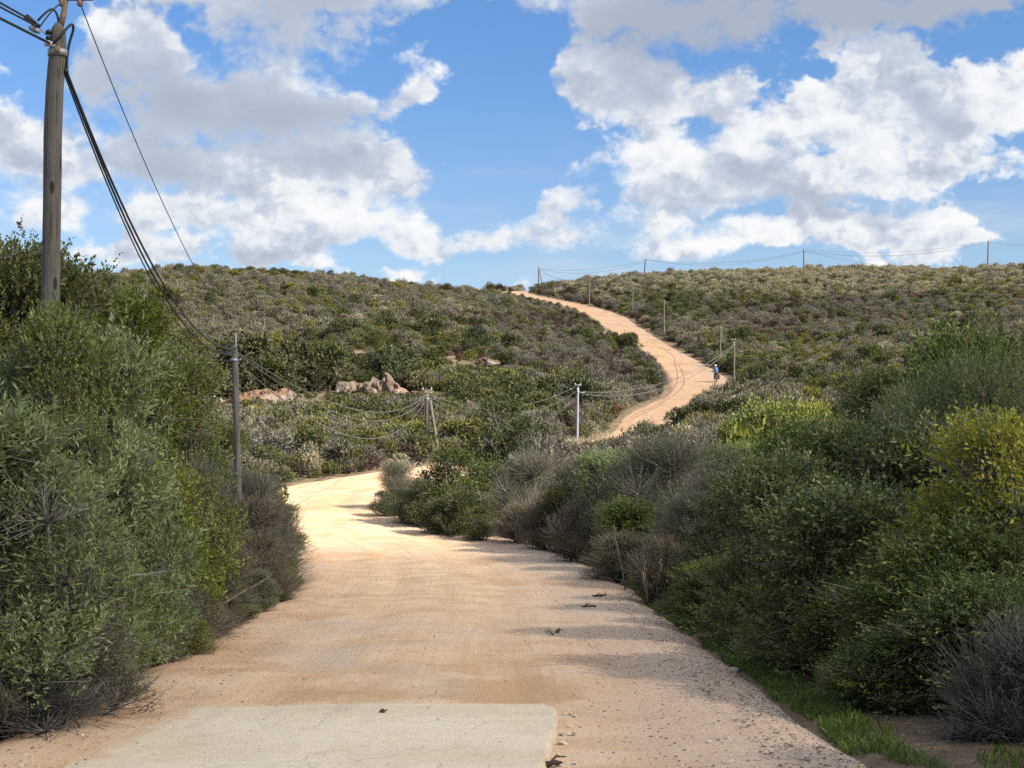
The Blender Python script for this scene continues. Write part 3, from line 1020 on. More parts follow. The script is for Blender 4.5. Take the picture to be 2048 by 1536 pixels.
def proto(kind, i=0):
    if (kind, i) in PROTO:
        return PROTO[(kind, i)]
    s = sum(map(ord, kind)) * 7 + i * 31
    a = dict(
        olive=lambda: (1.2, 2.9, bush('olive', s, 1.2, 2.9, 34, N(5200), 11, 0.076, 0.020, 'olive', 'pale_bark', 0.75, 0.24, twig=0.3, inner=0.55, lr=(0.2, 0.36), jag=0.4)),
        leafy=lambda: (1.35, 4.1, bush('leafy', s, 1.35, 4.1, 48, N(6400), 10, 0.064, 0.029, 'leafy', 'bark', 0.5, 0.22, twig=0.25, inner=0.55, lr=(0.18, 0.33), jag=0.45)),
        dark=lambda: (1.2, 2.3, bush('dark', s, 1.2, 2.3, 30, N(4200), 10, 0.066, 0.032, 'dark', 'bark', 0.3, 0.28, twig=0.25, inner=0.55, lr=(0.19, 0.35), jag=0.6)),
        twig=lambda: (1.8, 3.0, bush('twig', s, 1.8, 3.0, 24, N(7000), 8, 0.065, 0.012, 'twig', 'pale_bark', 0.95, 0.34, twig=0.55, inner=0.35, lr=(0.26, 0.42), fan=0.45)),
        willow=lambda: (1.8, 3.9, bush('willow', s, 1.8, 3.9, 30, N(6600), 9, 0.085, 0.016, 'willow', 'bark', 0.8, 0.36, twig=0.25, inner=0.45, lr=(0.24, 0.42), fan=0.5)),
        yellow=lambda: (1.0, 2.5, bush('yellow', s, 1.0, 2.5, 20, N(2600), 9, 0.066, 0.03, 'yellow', 'pale_bark', 0.7, 0.26, twig=0.35, inner=0.4, lr=(0.28, 0.46), jag=0.5)),
        brown=lambda: (0.75, 1.3, bush('brown', s, 0.75, 1.3, 14, N(2200), 7, 0.038, 0.011, 'brown', 'bark', 0.6, 0.2, twig=0.5, inner=0.35, lr=(0.3, 0.5))),
        dead=lambda: (0.8, 1.0, bush('dead', s, 0.8, 1.0, 12, N(1500), 0, 0, 0, 'brown', 'dead', 0.35, 0.3, twig=1.0, inner=0.2, lr=(0.3, 0.5), jag=0.5)),
        evergreen=lambda: (1.6, 3.0, bush('evergreen', s, 1.6, 3.0, 26, N(2600), 7, 0.10, 0.045, 'evergreen', 'pale_bark', 0.4, 0.26, twig=0.25, inner=0.5, lr=(0.2, 0.4), jag=0.4)),
        bright=lambda: (1.6, 2.4, bush('bright', s, 1.6, 2.4, 24, N(2400), 7, 0.10, 0.05, 'bright', 'pale_bark', 0.5, 0.26, twig=0.3, inner=0.5, lr=(0.2, 0.4), jag=0.3)),
        # slope plants seen from 60 m and more
        tan=lambda: (0.8, 1.0, bush('tan', s, 0.8, 1.0, 10, N(400), 4, 0.14, 0.05, 'tan', 'pale_bark', 0.7, 0.18, inner=0.6, lr=(0.3, 0.46), fan=0.6)),
        straw=lambda: (0.85, 0.95, bush('straw', s, 0.85, 0.95, 9, N(380), 4, 0.15, 0.06, 'straw', 'pale_bark', 0.6, 0.16, inner=0.65, lr=(0.34, 0.52), fan=0.6)),
        silver=lambda: (0.8, 1.0, bush('silver', s, 0.8, 1.0, 11, N(420), 4, 0.13, 0.045, 'silver', 'pale_bark', 0.7, 0.18, inner=0.6, lr=(0.28, 0.44), fan=0.6)),
        moss=lambda: (0.9, 1.0, bush('moss', s, 0.9, 1.0, 10, N(360), 4, 0.15, 0.07, 'moss', 'bark', 0.5, 0.16, inner=0.6, lr=(0.3, 0.46))),
        deep=lambda: (1.1, 1.5, bush('deep', s, 1.1, 1.5, 14, N(560), 4, 0.15, 0.075, 'deep', 'bark', 0.4, 0.18, inner=0.6, lr=(0.26, 0.42))),
        lime=lambda: (0.9, 1.0, bush('lime', s, 0.9, 1.0, 10, N(360), 4, 0.15, 0.07, 'lime', 'bark', 0.6, 0.16, inner=0.6, lr=(0.3, 0.46))),
        heath=lambda: (0.8, 0.8, bush('heath', s, 0.8, 0.8, 9, N(330), 4, 0.15, 0.05, 'heath', 'bark', 0.8, 0.18, inner=0.55, lr=(0.3, 0.46))),
        rust=lambda: (0.8, 0.7, bush('rust', s, 0.8, 0.7, 8, N(300), 4, 0.15, 0.05, 'rust', 'bark', 0.8, 0.16, inner=0.55, lr=(0.3, 0.46))),
    )[kind]()
    PROTO[(kind, i)] = a
    return a


NAMES = dict(olive='olive_shrub', leafy='leafy_shrub', dark='glossy_shrub', twig='twiggy_shrub', willow='willowy_shrub', yellow='yellow_green_shrub', brown='low_brown_shrub', dead='dead_twig_bush',
             evergreen='evergreen_bush', bright='bright_green_bush', tan='tan_shrub', straw='straw_shrub', silver='silver_grey_shrub', moss='mossy_green_shrub', deep='dark_green_bush', lime='lime_green_shrub', heath='dark_heath_shrub', rust='rust_coloured_shrub')


def plant(kind, i, x, y, z, r, h, rz, label, group=None):
    R, H, (fol, br) = proto(kind, i)
    o = empty(NAMES[kind], (x, y, z), label, 'shrub', group, rz)
    o.scale = (r / R, r / R, h / H)
    if fol is not None:
        link('foliage', fol, o)
    link('branches', br, o)
    return o


HEDGE = [  # kind, variant, px of the middle, distance, row of the top, radius, label
    ('olive', 0, -40, 11.6, 850, 1.15, 'grey-green narrow-leaved shrub at the bottom corner, closest to the concrete strip'),
    ('olive', 1, 150, 14.2, 715, 1.12, 'tall grey-green narrow-leaved shrub under the wooden pole'),
    ('olive', 0, 255, 16.2, 985, 0.75, 'grey-green narrow-leaved shrub between the pole and the brown bushes'),
    ('leafy', 0, 45, 16.6, 528, 1.35, 'tallest olive-green shrub, rising beside the wooden pole top'),
    ('leafy', 1, 225, 18.6, 618, 1.25, 'olive-green small-leaved shrub just past the near wooden pole'),
    ('leafy', 0, 318, 20.4, 725, 1.15, 'olive-green shrub sloping down from the near pole towards the second pole'),
    ('leafy', 1, 365, 25.6, 850, 0.95, 'olive-green shrub tight in front of the second pole'),
    ('olive', 1, 215, 27.0, 770, 1.2, 'grey-green shrub tucked behind the olive-green row'),
    ('twig', 0, 392, 23.8, 945, 0.75, 'grey twiggy shrub beside the foot of the second pole'),
    ('brown', 0, 505, 27.4, 1015, 0.92, 'dark brownish shrub bulging over the road at its narrowest'),
    ('twig', 1, 500, 31.5, 955, 1.15, 'grey shrub below the second pole reaching the road bend'),
    ('brown', 1, 520, 26.2, 1075, 0.75, 'grey-brown low shrub on the road edge with pale dead twigs'),
    ('brown', 0, 430, 22.0, 1110, 0.95, 'brown low shrub in the middle of the roadside row'),
    ('brown', 1, 330, 17.6, 1160, 0.85, 'brown low shrub in front of the grey-green shrubs'),
    ('brown', 0, 235, 15.0, 1200, 0.75, 'dull brown low shrub ahead of the concrete strip'),
    ('olive', 1, 190, 13.2, 1180, 0.6, 'small grey-green shrub hanging over the sand near the concrete'),
    ('dead', 0, 60, 11.2, 1370, 0.62, 'tangle of dead grey twigs at the foot of the grey-green shrubs'),
    ('dead', 1, 210, 12.8, 1410, 0.42, 'small bundle of dead twigs lying on the sand'),
    ('yellow', 0, 385, 16.9, 1245, 0.30, 'small yellow-green sprig at the sandy road edge'),
    ('leafy', 0, 545, 38.0, 1010, 0.9, 'dark small shrub on the inside of the road bend'),
    ('moss', 0, 530, 45.0, 975, 1.0, 'green shrub where the road first bends out of sight'),
    ('leafy', 1, -150, 15.0, 600, 1.3, 'olive-green shrub partly cut off at the picture edge'),
    ('willow', 0, 120, 22.0, 640, 1.5, 'shrub standing behind the near pole foot'),
    ('leafy', 0, 430, 33.0, 862, 1.1, 'shrub behind the roadside row before the hill'),
    ('olive', 0, 90, 12.9, 960, 0.95, 'rounded grey-green shrub low in the row between the corner one and the pole'),
    ('brown', 0, 120, 11.9, 1200, 0.7, 'brownish low shrub above the dead twigs at the corner'),
    ('brown', 1, 440, 26.5, 1150, 0.75, 'brown low shrub at the sandy edge halfway to the bend'),
    ('brown', 1, 390, 23.0, 985, 0.85, 'grey-brown shrub low between the other brown shrubs'),
    ('leafy', 1, 128, 13.7, 650, 0.72, 'olive-green upright shrub hiding the foot of the near wooden pole'),
    ('brown', 0, 545, 33.0, 1030, 0.8, 'brownish shrub furthest along the near row before the bend'),
    # the other side of the road
    ('dark', 0, 1940, 11.9, 1180, 0.75, 'dark shrub right behind the bare grey twigs of the corner'),
    ('dark', 1, 1800, 13.2, 1215, 0.62, 'small dark shrub leaning over the grass beside the corner'),
    ('dark', 1, 1850, 12.4, 1180, 0.8, 'dark shrub low beside the bare grey twigs, over the grass'),
    ('dark', 0, 1700, 16.6, 1130, 0.85, 'dark shrub low under the overhanging glossy one'),
    ('dark', 0, 1560, 20.6, 1090, 0.85, 'dark shrub low in the shaded hedge above the stones'),
    ('brown', 0, 1470, 21.8, 1150, 0.7, 'brownish low shrub along the grass before the dark hedge'),
    ('dark', 1, 2040, 14.0, 960, 1.0, 'dark green shrub filling the side below the yellow one'),
    ('twig', 0, 1390, 29.0, 1000, 1.1, 'grey twiggy shrub low between the bank and the verge'),
    ('dark', 1, 1270, 34.0, 1010, 1.0, 'dark green shrub at the foot of the largest one'),
    ('evergreen', 1, 1130, 41.0, 985, 0.9, 'dark leafy shrub at the foot of the bank near the bend'),
    ('brown', 1, 1085, 41.5, 1010, 0.8, 'low dark brown shrub where the bank meets the road'),
    ('brown', 0, 1040, 43.5, 1015, 0.85, 'low dark brown shrub beside the evergreens of the bend'),
    ('evergreen', 1, 920, 45.8, 985, 0.8, 'low dark bush in the row along the bend'),
    ('evergreen', 0, 845, 48.5, 965, 0.8, 'dark bush in the row just before the tip of the bend'),
    ('olive', 1, 1230, 39.5, 915, 1.4, 'green-grey shrub in the hollow between the two biggest'),
    ('willow', 0, 1450, 38.0, 905, 1.4, 'dim green shrub on the side of the largest grey one away from the road'),
    ('dead', 0, 2050, 10.7, 1275, 0.58, 'large tangle of bare grey twigs in the bottom corner'),
    ('dead', 1, 1975, 10.6, 1430, 0.42, 'small tangle of bare grey twigs on the ground by the grass'),
    ('dark', 0, 1930, 12.8, 1075, 1.10, 'glossy dark green shrub next to the bare grey twigs'),
    ('dark', 1, 1715, 15.0, 1000, 1.15, 'glossy dark green shrub overhanging the grass verge'),
    ('dark', 0, 1575, 18.6, 950, 1.15, 'dark green shrub in the middle of the shaded hedge'),
    ('dark', 1, 1840, 17.5, 880, 1.3, 'tall dark green shrub behind the overhanging glossy one'),
    ('yellow', 0, 1990, 13.4, 872, 0.92, 'bright yellow-leaved shrub sticking out above the dark hedge'),
    ('yellow', 1, 1760, 14.4, 1085, 0.42, 'sparse yellowish branch tips poking out of the dark hedge'),
    ('willow', 1, 1965, 21.5, 735, 1.6, 'grey-green willowy shrub above the yellow one'),
    ('willow', 0, 1830, 25.0, 800, 1.5, 'grey-green willowy shrub sloping down from the taller one'),
    ('dark', 0, 1690, 23.0, 885, 1.4, 'dark green shrub with a domed top in the second row of hedge'),
    ('dark', 1, 1485, 23.6, 975, 1.1, 'dark green shrub next to the grey twiggy bank'),
    ('dark', 0, 1595, 29.0, 880, 1.4, 'dark green shrub behind the domed ones, over the grey bank'),
    ('leafy', 1, 1755, 31.0, 755, 1.35, 'olive-green upright bush standing above the hedge against the slope'),
    ('dark', 1, 1935, 30.0, 700, 1.7, 'dark green bush top highest against the far slope'),
    ('twig', 0, 1325, 36.5, 890, 1.9, 'large rounded grey twiggy shrub, biggest of the grey bank'),
    ('twig', 1, 1180, 41.5, 925, 1.5, 'grey twiggy shrub beside the largest one, towards the road bend'),
    ('twig', 0, 1060, 46.0, 915, 1.4, 'grey twiggy shrub that spreads over the dark evergreen'),
    ('twig', 1, 1440, 31.5, 950, 1.2, 'dim grey shrub between the grey bank and dark hedge'),
    ('brown', 0, 1240, 31.5, 1075, 0.8, 'low grey shrub in front of the grey bank near the verge'),
    ('brown', 1, 1320, 26.4, 1085, 0.72, 'low dry shrub with pale tips at the grass verge'),
    ('dark', 1, 1410, 21.3, 1130, 0.65, 'small dark shrub on the grass verge where the stones begin'),
    ('brown', 0, 1350, 24.2, 1190, 0.38, 'tiny brown tuft at the verge edge beside the stones'),
    ('brown', 1, 1150, 37.0, 1010, 0.8, 'low reddish-grey shrub below the grey bank'),
    ('evergreen', 0, 905, 49.0, 905, 1.45, 'dark evergreen bush at the inside of the far road bend'),
    ('evergreen', 1, 975, 51.0, 930, 1.2, 'dark evergreen bush between the bend and the grey bank'),
    ('twig', 1, 795, 53.5, 930, 0.95, 'pale twiggy shrub reaching out into the sunlit bend'),
    ('evergreen', 0, 770, 51.5, 985, 0.6, 'small dark bush at the tip of the bend'),
    ('willow', 0, 815, 49.5, 985, 0.8, 'small grey-green shrub casting shade on the sunlit bend'),
    ('evergreen', 1, 880, 46.5, 1000, 0.75, 'low dark bush at the road edge by the bend'),
    ('evergreen', 0, 960, 44.5, 1015, 0.7, 'low dark bush at the road edge under the grey bank'),
    ('evergreen', 0, 1010, 61.0, 803, 1.95, 'big dark evergreen standing alone between the two middle poles'),
    ('silver', 0, 1090, 56.0, 880, 1.3, 'pale twiggy shrub at the foot of the lone evergreen'),
    ('bright', 0, 1545, 52.0, 815, 1.9, 'bright yellow-green bush above the dark hedge'),
    ('bright', 1, 1640, 49.0, 828, 1.5, 'bright yellow-green bush beside the upright olive-green one'),
    ('bright', 0, 1480, 57.0, 845, 1.5, 'yellow-green bush over the top of the grey bank'),
    ('bright', 1, 1475, 41.0, 905, 0.9, 'small yellow-green bush low between grey bank and dark hedge'),
    ('bright', 0, 1610, 43.0, 862, 1.2, 'yellow-green bush beneath the brighter ones above the hedge'),
    ('lime', 0, 1500, 44.0, 890, 1.2, 'pale green bush just above the dim grey shrub'),
    ('moss', 0, 1580, 41.0, 890, 1.3, 'green bush behind the dark hedge below the bright ones'),
    ('willow', 1, 1700, 40.0, 840, 1.6, 'grey-green bush filling the gap behind the hedge'),
    ('lime', 1, 930, 84.0, 848, 2.3, 'yellowish bush behind the pole with the slanting prop'),
]


def hedge_plants():
    rs = random.Random(5)
    for kind, i, px, d, top, r, label in HEDGE:
        x = at(px, d)
        z = gz(x, d) - 0.04
        h = max(0.3, zrow(top, d) - z)
        plant(kind, i, x, d, z, r, h, rs.uniform(0, 6.28), label)


hedge_plants()


def skirt():
    """low growth that closes the hedge down to the grass"""
    rn = random.Random(12)
    d = 12.2
    i = 0
    while d < 33:
        for back in (0.0, 0.55):
            x = 3.1 + back + rn.uniform(-.12, .12) - max(0, d - 27) * 0.04
            r = rn.uniform(.42, .62)
            kind = ('dark', 'dark', 'brown', 'leafy')[rn.randrange(4)] if d > 13 else 'dark'
            lab = dict(dark='low dark green shrub closing the foot of the shaded hedge at the grass verge', brown='low brownish shrub closing the foot of the shaded hedge at the grass verge',
                       leafy='low olive-green shrub closing the foot of the shaded hedge at the grass verge')[kind]
            plant(kind, i % 2, x, d + rn.uniform(-.2, .2), gz(x, d) - .06, r, rn.uniform(.5, .95) + back * .5, rn.uniform(0, 6.28), lab, lab.split(' closing')[0] + 's along the verge')
            i += 1
        d += rn.uniform(.75, 1.05)
    for kind, x, d, r, h, lab in (('olive', -5.1, 9.6, 1.0, 2.3, 'grey-green shrub carrying the roadside row on past the concrete strip'), ('leafy', -6.6, 11.4, 1.3, 3.2, 'olive-green shrub carrying the roadside row on past the concrete strip'),
                                  ('olive', -5.4, 7.2, 1.1, 2.2, 'grey-green shrub nearest the viewer beside the concrete strip'), ('dark', 4.6, 8.6, 1.1, 1.7, 'dark green shrub carrying the shaded hedge on past the bare twigs')):
        plant(kind, 0, x, d, gz(x, d) - .06, r, h, x * 3, lab)
    # clutter where sand meets the other row
    d = 10.9
    while d < 30:
        x = -3.72 + rn.uniform(-.15, .12) - (d - 11) * 0.035
        kind = ('brown', 'olive', 'brown')[rn.randrange(3)]
        lab = dict(brown='small brownish shrub at the sandy edge of the roadside row', olive='small grey-green shrub at the sandy edge of the roadside row')[kind]
        plant(kind, i % 2, x, d, gz(x, d) - .05, rn.uniform(.3, .45), rn.uniform(.35, .7), rn.uniform(0, 6.28), lab, lab.split(' at the')[0] + 's at the sandy edge')
        i += 1
        d += rn.uniform(1.0, 1.6)


skirt()

# ------------------------------------------------------------------ plants of the valley and the slopes
def species(px, py, x, y, rs):
    n = len(px)
    kinds = ['tan', 'silver', 'moss', 'deep', 'lime', 'heath', 'rust', 'straw']
    Wt = np.zeros((n, 8))
    base = np.array([0.42, 0.24, 0.17, 0.035, 0.05, 0.055, 0.01, 0.03])
    Wt[:] = base
    p1 = fbm(x / 14 + 40, y / 14, 3)[:, None]
    p2 = fbm(x / 9, y / 9 + 70, 3)[:, None]
    p3 = fbm(x / 18 + 90, y / 18 + 20, 3)[:, None]
    Wt = Wt * np.exp(3.4 * p1 * np.array([1.0, 0.6, -1.2, -1.4, -0.6, 0.2, 0, 1.0]) + 3.4 * p2 * np.array([-0.3, 0.2, 0.7, 0.6, 1.2, -1.4, 0, -.3]) + 3.0 * p3 * np.array([-0.6, -0.2, 0.2, 0.8, -0.8, 1.6, 1.5, -.6]))

    def reg(cx, cy, rx, ry, wts, amt=1.0):
        f = np.clip(1.5 - np.sqrt(((px - cx) / rx) ** 2 + ((py - cy) / ry) ** 2) * 1.0 + 0.5 * p2[:, 0], 0, 1) * amt
        Wt[:] = Wt * (1 - f[:, None]) + f[:, None] * np.array(wts) * Wt.sum(1, keepdims=True)
    reg(1620, 555, 560, 42, [.12, .05, .06, .01, .02, .0, 0, .74], 0.97)       # pale crest
    reg(1250, 565, 160, 24, [.25, .1, .05, .03, 0, .02, 0, .55], 0.9)
    reg(1540, 632, 300, 26, [.06, .30, .16, .10, .0, .38, 0, 0], 0.95)         # dark band
    reg(1500, 604, 120, 10, [.0, .1, .45, .35, .1, 0, 0, 0], 0.8)
    reg(1960, 590, 120, 30, [.15, .1, .4, .2, .15, 0, 0, 0], 0.7)
    reg(1850, 660, 240, 36, [.28, .3, .25, .06, .03, .08, 0, 0], 0.7)
    reg(1345, 615, 80, 26, [.02, .06, .4, .48, .04, 0, 0, 0], 0.9)
    reg(1140, 604, 90, 14, [.05, .15, .05, .1, 0, .65, 0, 0], 0.9)             # dark cut bank of the upper road
    reg(640, 735, 330, 22, [.32, .34, .12, .0, 0, .18, .04, 0], 0.85)          # thin dry strip above the rocks
    reg(700, 815, 330, 46, [.0, .03, .30, .60, .07, 0, 0, 0], 0.97)            # thicket
    reg(930, 765, 110, 55, [.0, .05, .42, .45, .08, 0, 0, 0], 0.95)
    reg(420, 535, 150, 18, [.1, .1, .3, .45, .05, 0, 0, 0], 0.7)
    reg(800, 557, 250, 11, [.08, .1, .38, .42, .02, 0, 0, 0], 0.85)
    reg(850, 600, 220, 28, [.5, .25, .08, .02, .02, .03, 0, .1], 0.6)
    reg(610, 620, 110, 30, [.25, .1, .25, .03, .35, .02, 0, 0], 0.6)
    reg(1560, 725, 130, 32, [.25, .1, .25, 0, .35, 0, 0, .05], 0.75)
    reg(640, 905, 220, 36, [.28, .14, .40, .0, .14, .02, .02, 0], 0.9)         # valley floor
    reg(1190, 870, 90, 18, [.4, .15, .2, 0, .1, 0, 0, .15], 0.8)
    reg(1850, 770, 170, 40, [.12, .56, .1, .02, 0, .2, 0, 0], 0.75)
    reg(1600, 780, 130, 30, [.1, .5, .15, .05, 0, .2, 0, 0], 0.7)
    reg(1050, 652, 200, 22, [.06, .18, .12, .06, 0, .58, 0, 0], 0.95)          # the dark spur
    reg(1180, 730, 150, 80, [.04, .52, .10, .03, 0, .31, 0, 0], 0.97)
    reg(1225, 680, 70, 26, [.02, .1, .5, .25, .13, 0, 0, 0], 0.8)
    reg(1160, 640, 110, 16, [.02, .12, .12, .06, 0, .68, 0, 0], 0.95)
    Wt = np.maximum(Wt, 1e-5)
    c = np.cumsum(Wt / Wt.sum(1, keepdims=True), 1)
    return np.array(kinds)[(rs.rand(n)[:, None] > c).sum(1).clip(0, 7)]


rs = np.random.RandomState(21)
px_, py_ = [], []
cand = []
d0 = 57.0
while d0 < 400:
    step = 0.82 + d0 * 0.0019
    half = 0.43 * d0 + 6
    xs_ = np.arange(-half, half, step)
    cand.append(np.stack([xs_ + rs.uniform(-.5, .5, len(xs_)) * step, d0 + rs.uniform(-.5, .5, len(xs_)) * step], 1))
    d0 += step * 0.95
cand = np.vstack(cand)
cx, cy = cand[:, 0], cand[:, 1]
dist, _, hwv, _k = road_dist(cx, cy)
ok = dist > hwv + 0.75
cx, cy = cx[ok], cy[ok]
cz = ground(cx, cy)
cpx, cpy = 1024 + F * cx / cy, HOR - F * cz / cy
# skip what stands over the near hedges' own ground or hides the road's bends
ok = ~((cy < 66) & (cx < 12) & (cx > -9.5))
cx, cy, cz, cpx, cpy = cx[ok], cy[ok], cz[ok], cpx[ok], cpy[ok]
sp = species(cpx, cpy, cx, cy, rs)
sp = np.where((sp == 'deep') & (cpx > 1080) & (cpy < 575), 'straw', sp)
n = len(cx)
size = 0.62 + 0.75 * rs.rand(n) ** 1.6
size *= 1 + 0.5 * fbm(cx / 11 + 5, cy / 11, 2)
size *= 1 + 0.35 * np.clip((cy - 230) / 100, 0, 1)
dry = np.exp(-(((cpx - 640) / 300) ** 2 + ((cpy - 715) / 24) ** 2) * 1.0)
size *= 1 - 0.45 * dry
thick = np.exp(-(((cpx - 760) / 380) ** 2 + ((cpy - 815) / 50) ** 2) * 1.2)
size *= 1 + 1.15 * thick
size *= np.where(sp == 'heath', 0.95, 1.0) * np.where(sp == 'deep', np.where(cy > 195, 0.72, 1.12), 1.0) * np.where((sp == 'moss') & (cy > 195), 0.85, 1.0)
near_road = road_dist(cx, cy)
tight = np.clip((near_road[0] - near_road[2] - 0.2) / 1.3, 0.45, 1.0)
size *= np.where((cpx < 1300) | (cy < 150), tight, np.maximum(tight, 0.8))
# bare gaps
keep = rs.rand(n) > 0.06 + 0.25 * dry + 0.30 * thick + 0.18 * (fbm(cx / 6 + 31, cy / 6 + 12, 2) > 0.28)
cx, cy, cz, cpx, cpy, sp, size = cx[keep], cy[keep], cz[keep], cpx[keep], cpy[keep], sp[keep], size[keep]
# low growth only just below the rock faces and on the downhill edge of the upper road
def d_of_row(px, row, d=150.0):
    """distance at which the land below this column rises to the row"""
    dd = np.arange(85.0, d, 0.5)
    r = HOR - F * ground(at(px, 1.0) * dd, dd) / dd
    k = np.nonzero(r < row)[0]
    return float(dd[k[0]]) if len(k) else d


TALL = dict(straw=1.1, tan=1.1, silver=1.1, moss=1.1, deep=1.75, lime=1.1, heath=.9, rust=.8)
tall = np.array([TALL[q] for q in sp])
D_LEFT, D_RIDGE, D_BROWN = d_of_row(530, 804), d_of_row(755, 788), d_of_row(975, 732)
print('rocks at', D_LEFT, D_RIDGE, D_BROWN)
for rpx, rd, half in ((530, D_LEFT, 56), (755, D_RIDGE, 84), (975, D_BROWN, 36)):
    zr = gz(at(rpx, rd), rd)
    sight = (zr + 0.3) * cy / rd - cz
    f = (cy < rd + 0.5) & (cy > rd - 45) & (np.abs(cpx - rpx) < half + 60 * size)
    size = np.where(f, np.minimum(size, np.maximum(sight / tall / 1.45, 0.2)), size)
    f = (np.abs(cy - rd - 0.5) < 1.4) & (np.abs(cpx - rpx) < half * 0.9)
    size = np.where(f, 0.2, size)
dR, _z, hR, kR = road_dist(cx, cy)
f = (cy > 205) & (cy < 330) & (cx < RL[kR, 0]) & (dR < 14)
size = np.where(f, np.minimum(size, 0.45 + 0.03 * dR), size)

INDIV = dict(straw=6, tan=110, silver=120, moss=120, deep=120, lime=50, heath=40, rust=8)
WORDS = dict(
    straw=('pale straw-coloured rounded shrub in the open by the lower slope', 'pale straw-coloured shrubs of the lower slope'),
    tan=('tan-grey rounded shrub growing between the road bend and the slope', 'tan-grey shrubs of the valley and lower slope'),
    silver=('silver-grey feathery shrub growing on the valley floor or lower slope', 'silver-grey shrubs of the valley and lower slope'),
    moss=('mid-green rounded shrub growing on the valley floor or lower slope', 'mid-green shrubs of the valley and lower slope'),
    deep=('dark green dense bush in the thicket around the rock outcrops', 'dark green bushes around the rock outcrops'),
    lime=('yellowish green shrub scattered over the valley floor and lower slope', 'yellowish green shrubs of the valley and lower slope'),
    heath=('dark maroon-brown low shrub on the spur beside the far road', 'dark maroon shrubs of the spur'),
    rust=('rust-coloured dry low shrub near the rock outcrops', 'rust-coloured shrubs near the rocks'))
STUFF = dict(straw=('straw_scrub', 'pale straw-coloured scrub covering the crest on both sides of the poles'), tan=('tan_scrub', 'tan-grey scrub spread over the slopes'), silver=('silver_scrub', 'silver-grey scrub spread over the slopes'), moss=('green_scrub', 'mid-green scrub spread over the slopes'),
             deep=('dark_green_scrub', 'dark green scrub in patches on the slopes'), lime=('lime_scrub', 'yellowish green scrub in patches on the slopes'), heath=('dark_heath', 'maroon-brown heath in dark patches on the slopes'),
             rust=('rusty_heath', 'rust-coloured dry heath in a few spots on the slopes'))
NV = 4


def scatter(kind, sel):
    """the plants past the countable ones: one object, instanced on its own points"""
    name, label = STUFF[kind]
    k = len(sel)
    r_ = np.random.RandomState(len(kind) + k)
    me = bpy.data.meshes.new(name)
    me.vertices.add(k)
    me.vertices.foreach_set('co', np.stack([cx[sel], cy[sel], cz[sel] - 0.05], 1).astype(np.float32).ravel())
    R, H, _ = proto(kind, 0)
    wsc = size[sel] * (0.85 + 0.3 * r_.rand(k))
    hsc = size[sel] * (0.75 + 0.5 * r_.rand(k))
    a = me.attributes.new('grow', 'FLOAT_VECTOR', 'POINT')
    a.data.foreach_set('vector', np.stack([wsc, wsc, hsc], 1).astype(np.float32).ravel())
    a = me.attributes.new('turn', 'FLOAT_VECTOR', 'POINT')
    a.data.foreach_set('vector', np.stack([r_.normal(size=k) * .08, r_.normal(size=k) * .08, r_.rand(k) * 6.28], 1).astype(np.float32).ravel())
    a = me.attributes.new('which', 'INT', 'POINT')
    a.data.foreach_set('value', r_.randint(0, NV, k).astype(np.int32))
    me.update()
    o = tag(link(name, me), label, 'scrub', kind='stuff')
    ng = bpy.data.node_groups.new(name + '_nodes', 'GeometryNodeTree')
    ng.interface.new_socket('Geometry', in_out='INPUT', socket_type='NodeSocketGeometry')
    ng.interface.new_socket('Geometry', in_out='OUTPUT', socket_type='NodeSocketGeometry')
    gi, go = ng.nodes.new('NodeGroupInput'), ng.nodes.new('NodeGroupOutput')
    join = ng.nodes.new('GeometryNodeJoinGeometry')
    for v in range(NV):
        src = bpy.data.objects.new('source_' + kind, proto(kind, v)[2][0])
        oi = ng.nodes.new('GeometryNodeObjectInfo')
        oi.inputs['Object'].default_value = src
        oi.inputs['As Instance'].default_value = True
        at_ = ng.nodes.new('GeometryNodeInputNamedAttribute')
        at_.data_type = 'INT'
        at_.inputs['Name'].default_value = 'which'
        cmp = ng.nodes.new('FunctionNodeCompare')
        cmp.data_type = 'INT'
        cmp.operation = 'EQUAL'
        cmp.inputs[3].default_value = v
        ng.links.new(at_.outputs['Attribute'], cmp.inputs[2])
        ip = ng.nodes.new('GeometryNodeInstanceOnPoints')
        ng.links.new(gi.outputs[0], ip.inputs['Points'])
        ng.links.new(cmp.outputs[0], ip.inputs['Selection'])
        ng.links.new(oi.outputs['Geometry'], ip.inputs['Instance'])
        for nm, sock in (('grow', 'Scale'), ('turn', 'Rotation')):
            q = ng.nodes.new('GeometryNodeInputNamedAttribute')
            q.data_type = 'FLOAT_VECTOR'
            q.inputs['Name'].default_value = nm
            ng.links.new(q.outputs['Attribute'], ip.inputs[sock])
        ng.links.new(ip.outputs[0], join.inputs[0])
    ng.links.new(join.outputs[0], go.inputs[0])
    md = o.modifiers.new('scatter', 'NODES')
    md.node_group = ng
    return o


inview = (cpx > -20) & (cpx < 2068)
show = size / cy * inview
for kind in WORDS:
    sel = np.nonzero(sp == kind)[0]
    order = sel[np.argsort(-show[sel])]
    top, rest = order[:INDIV[kind]], order[INDIV[kind]:]
    label, group = WORDS[kind]
    r_ = np.random.RandomState(5)
    for j in top:
        R, H, _ = proto(kind, 0)
        plant(kind, r_.randint(NV), cx[j], cy[j], cz[j] - 0.05, R * size[j], H * size[j] * r_.uniform(0.8, 1.2), r_.uniform(0, 6.28), label, group)
    if len(rest):
        scatter(kind, rest)
print('slope plants', len(cx))


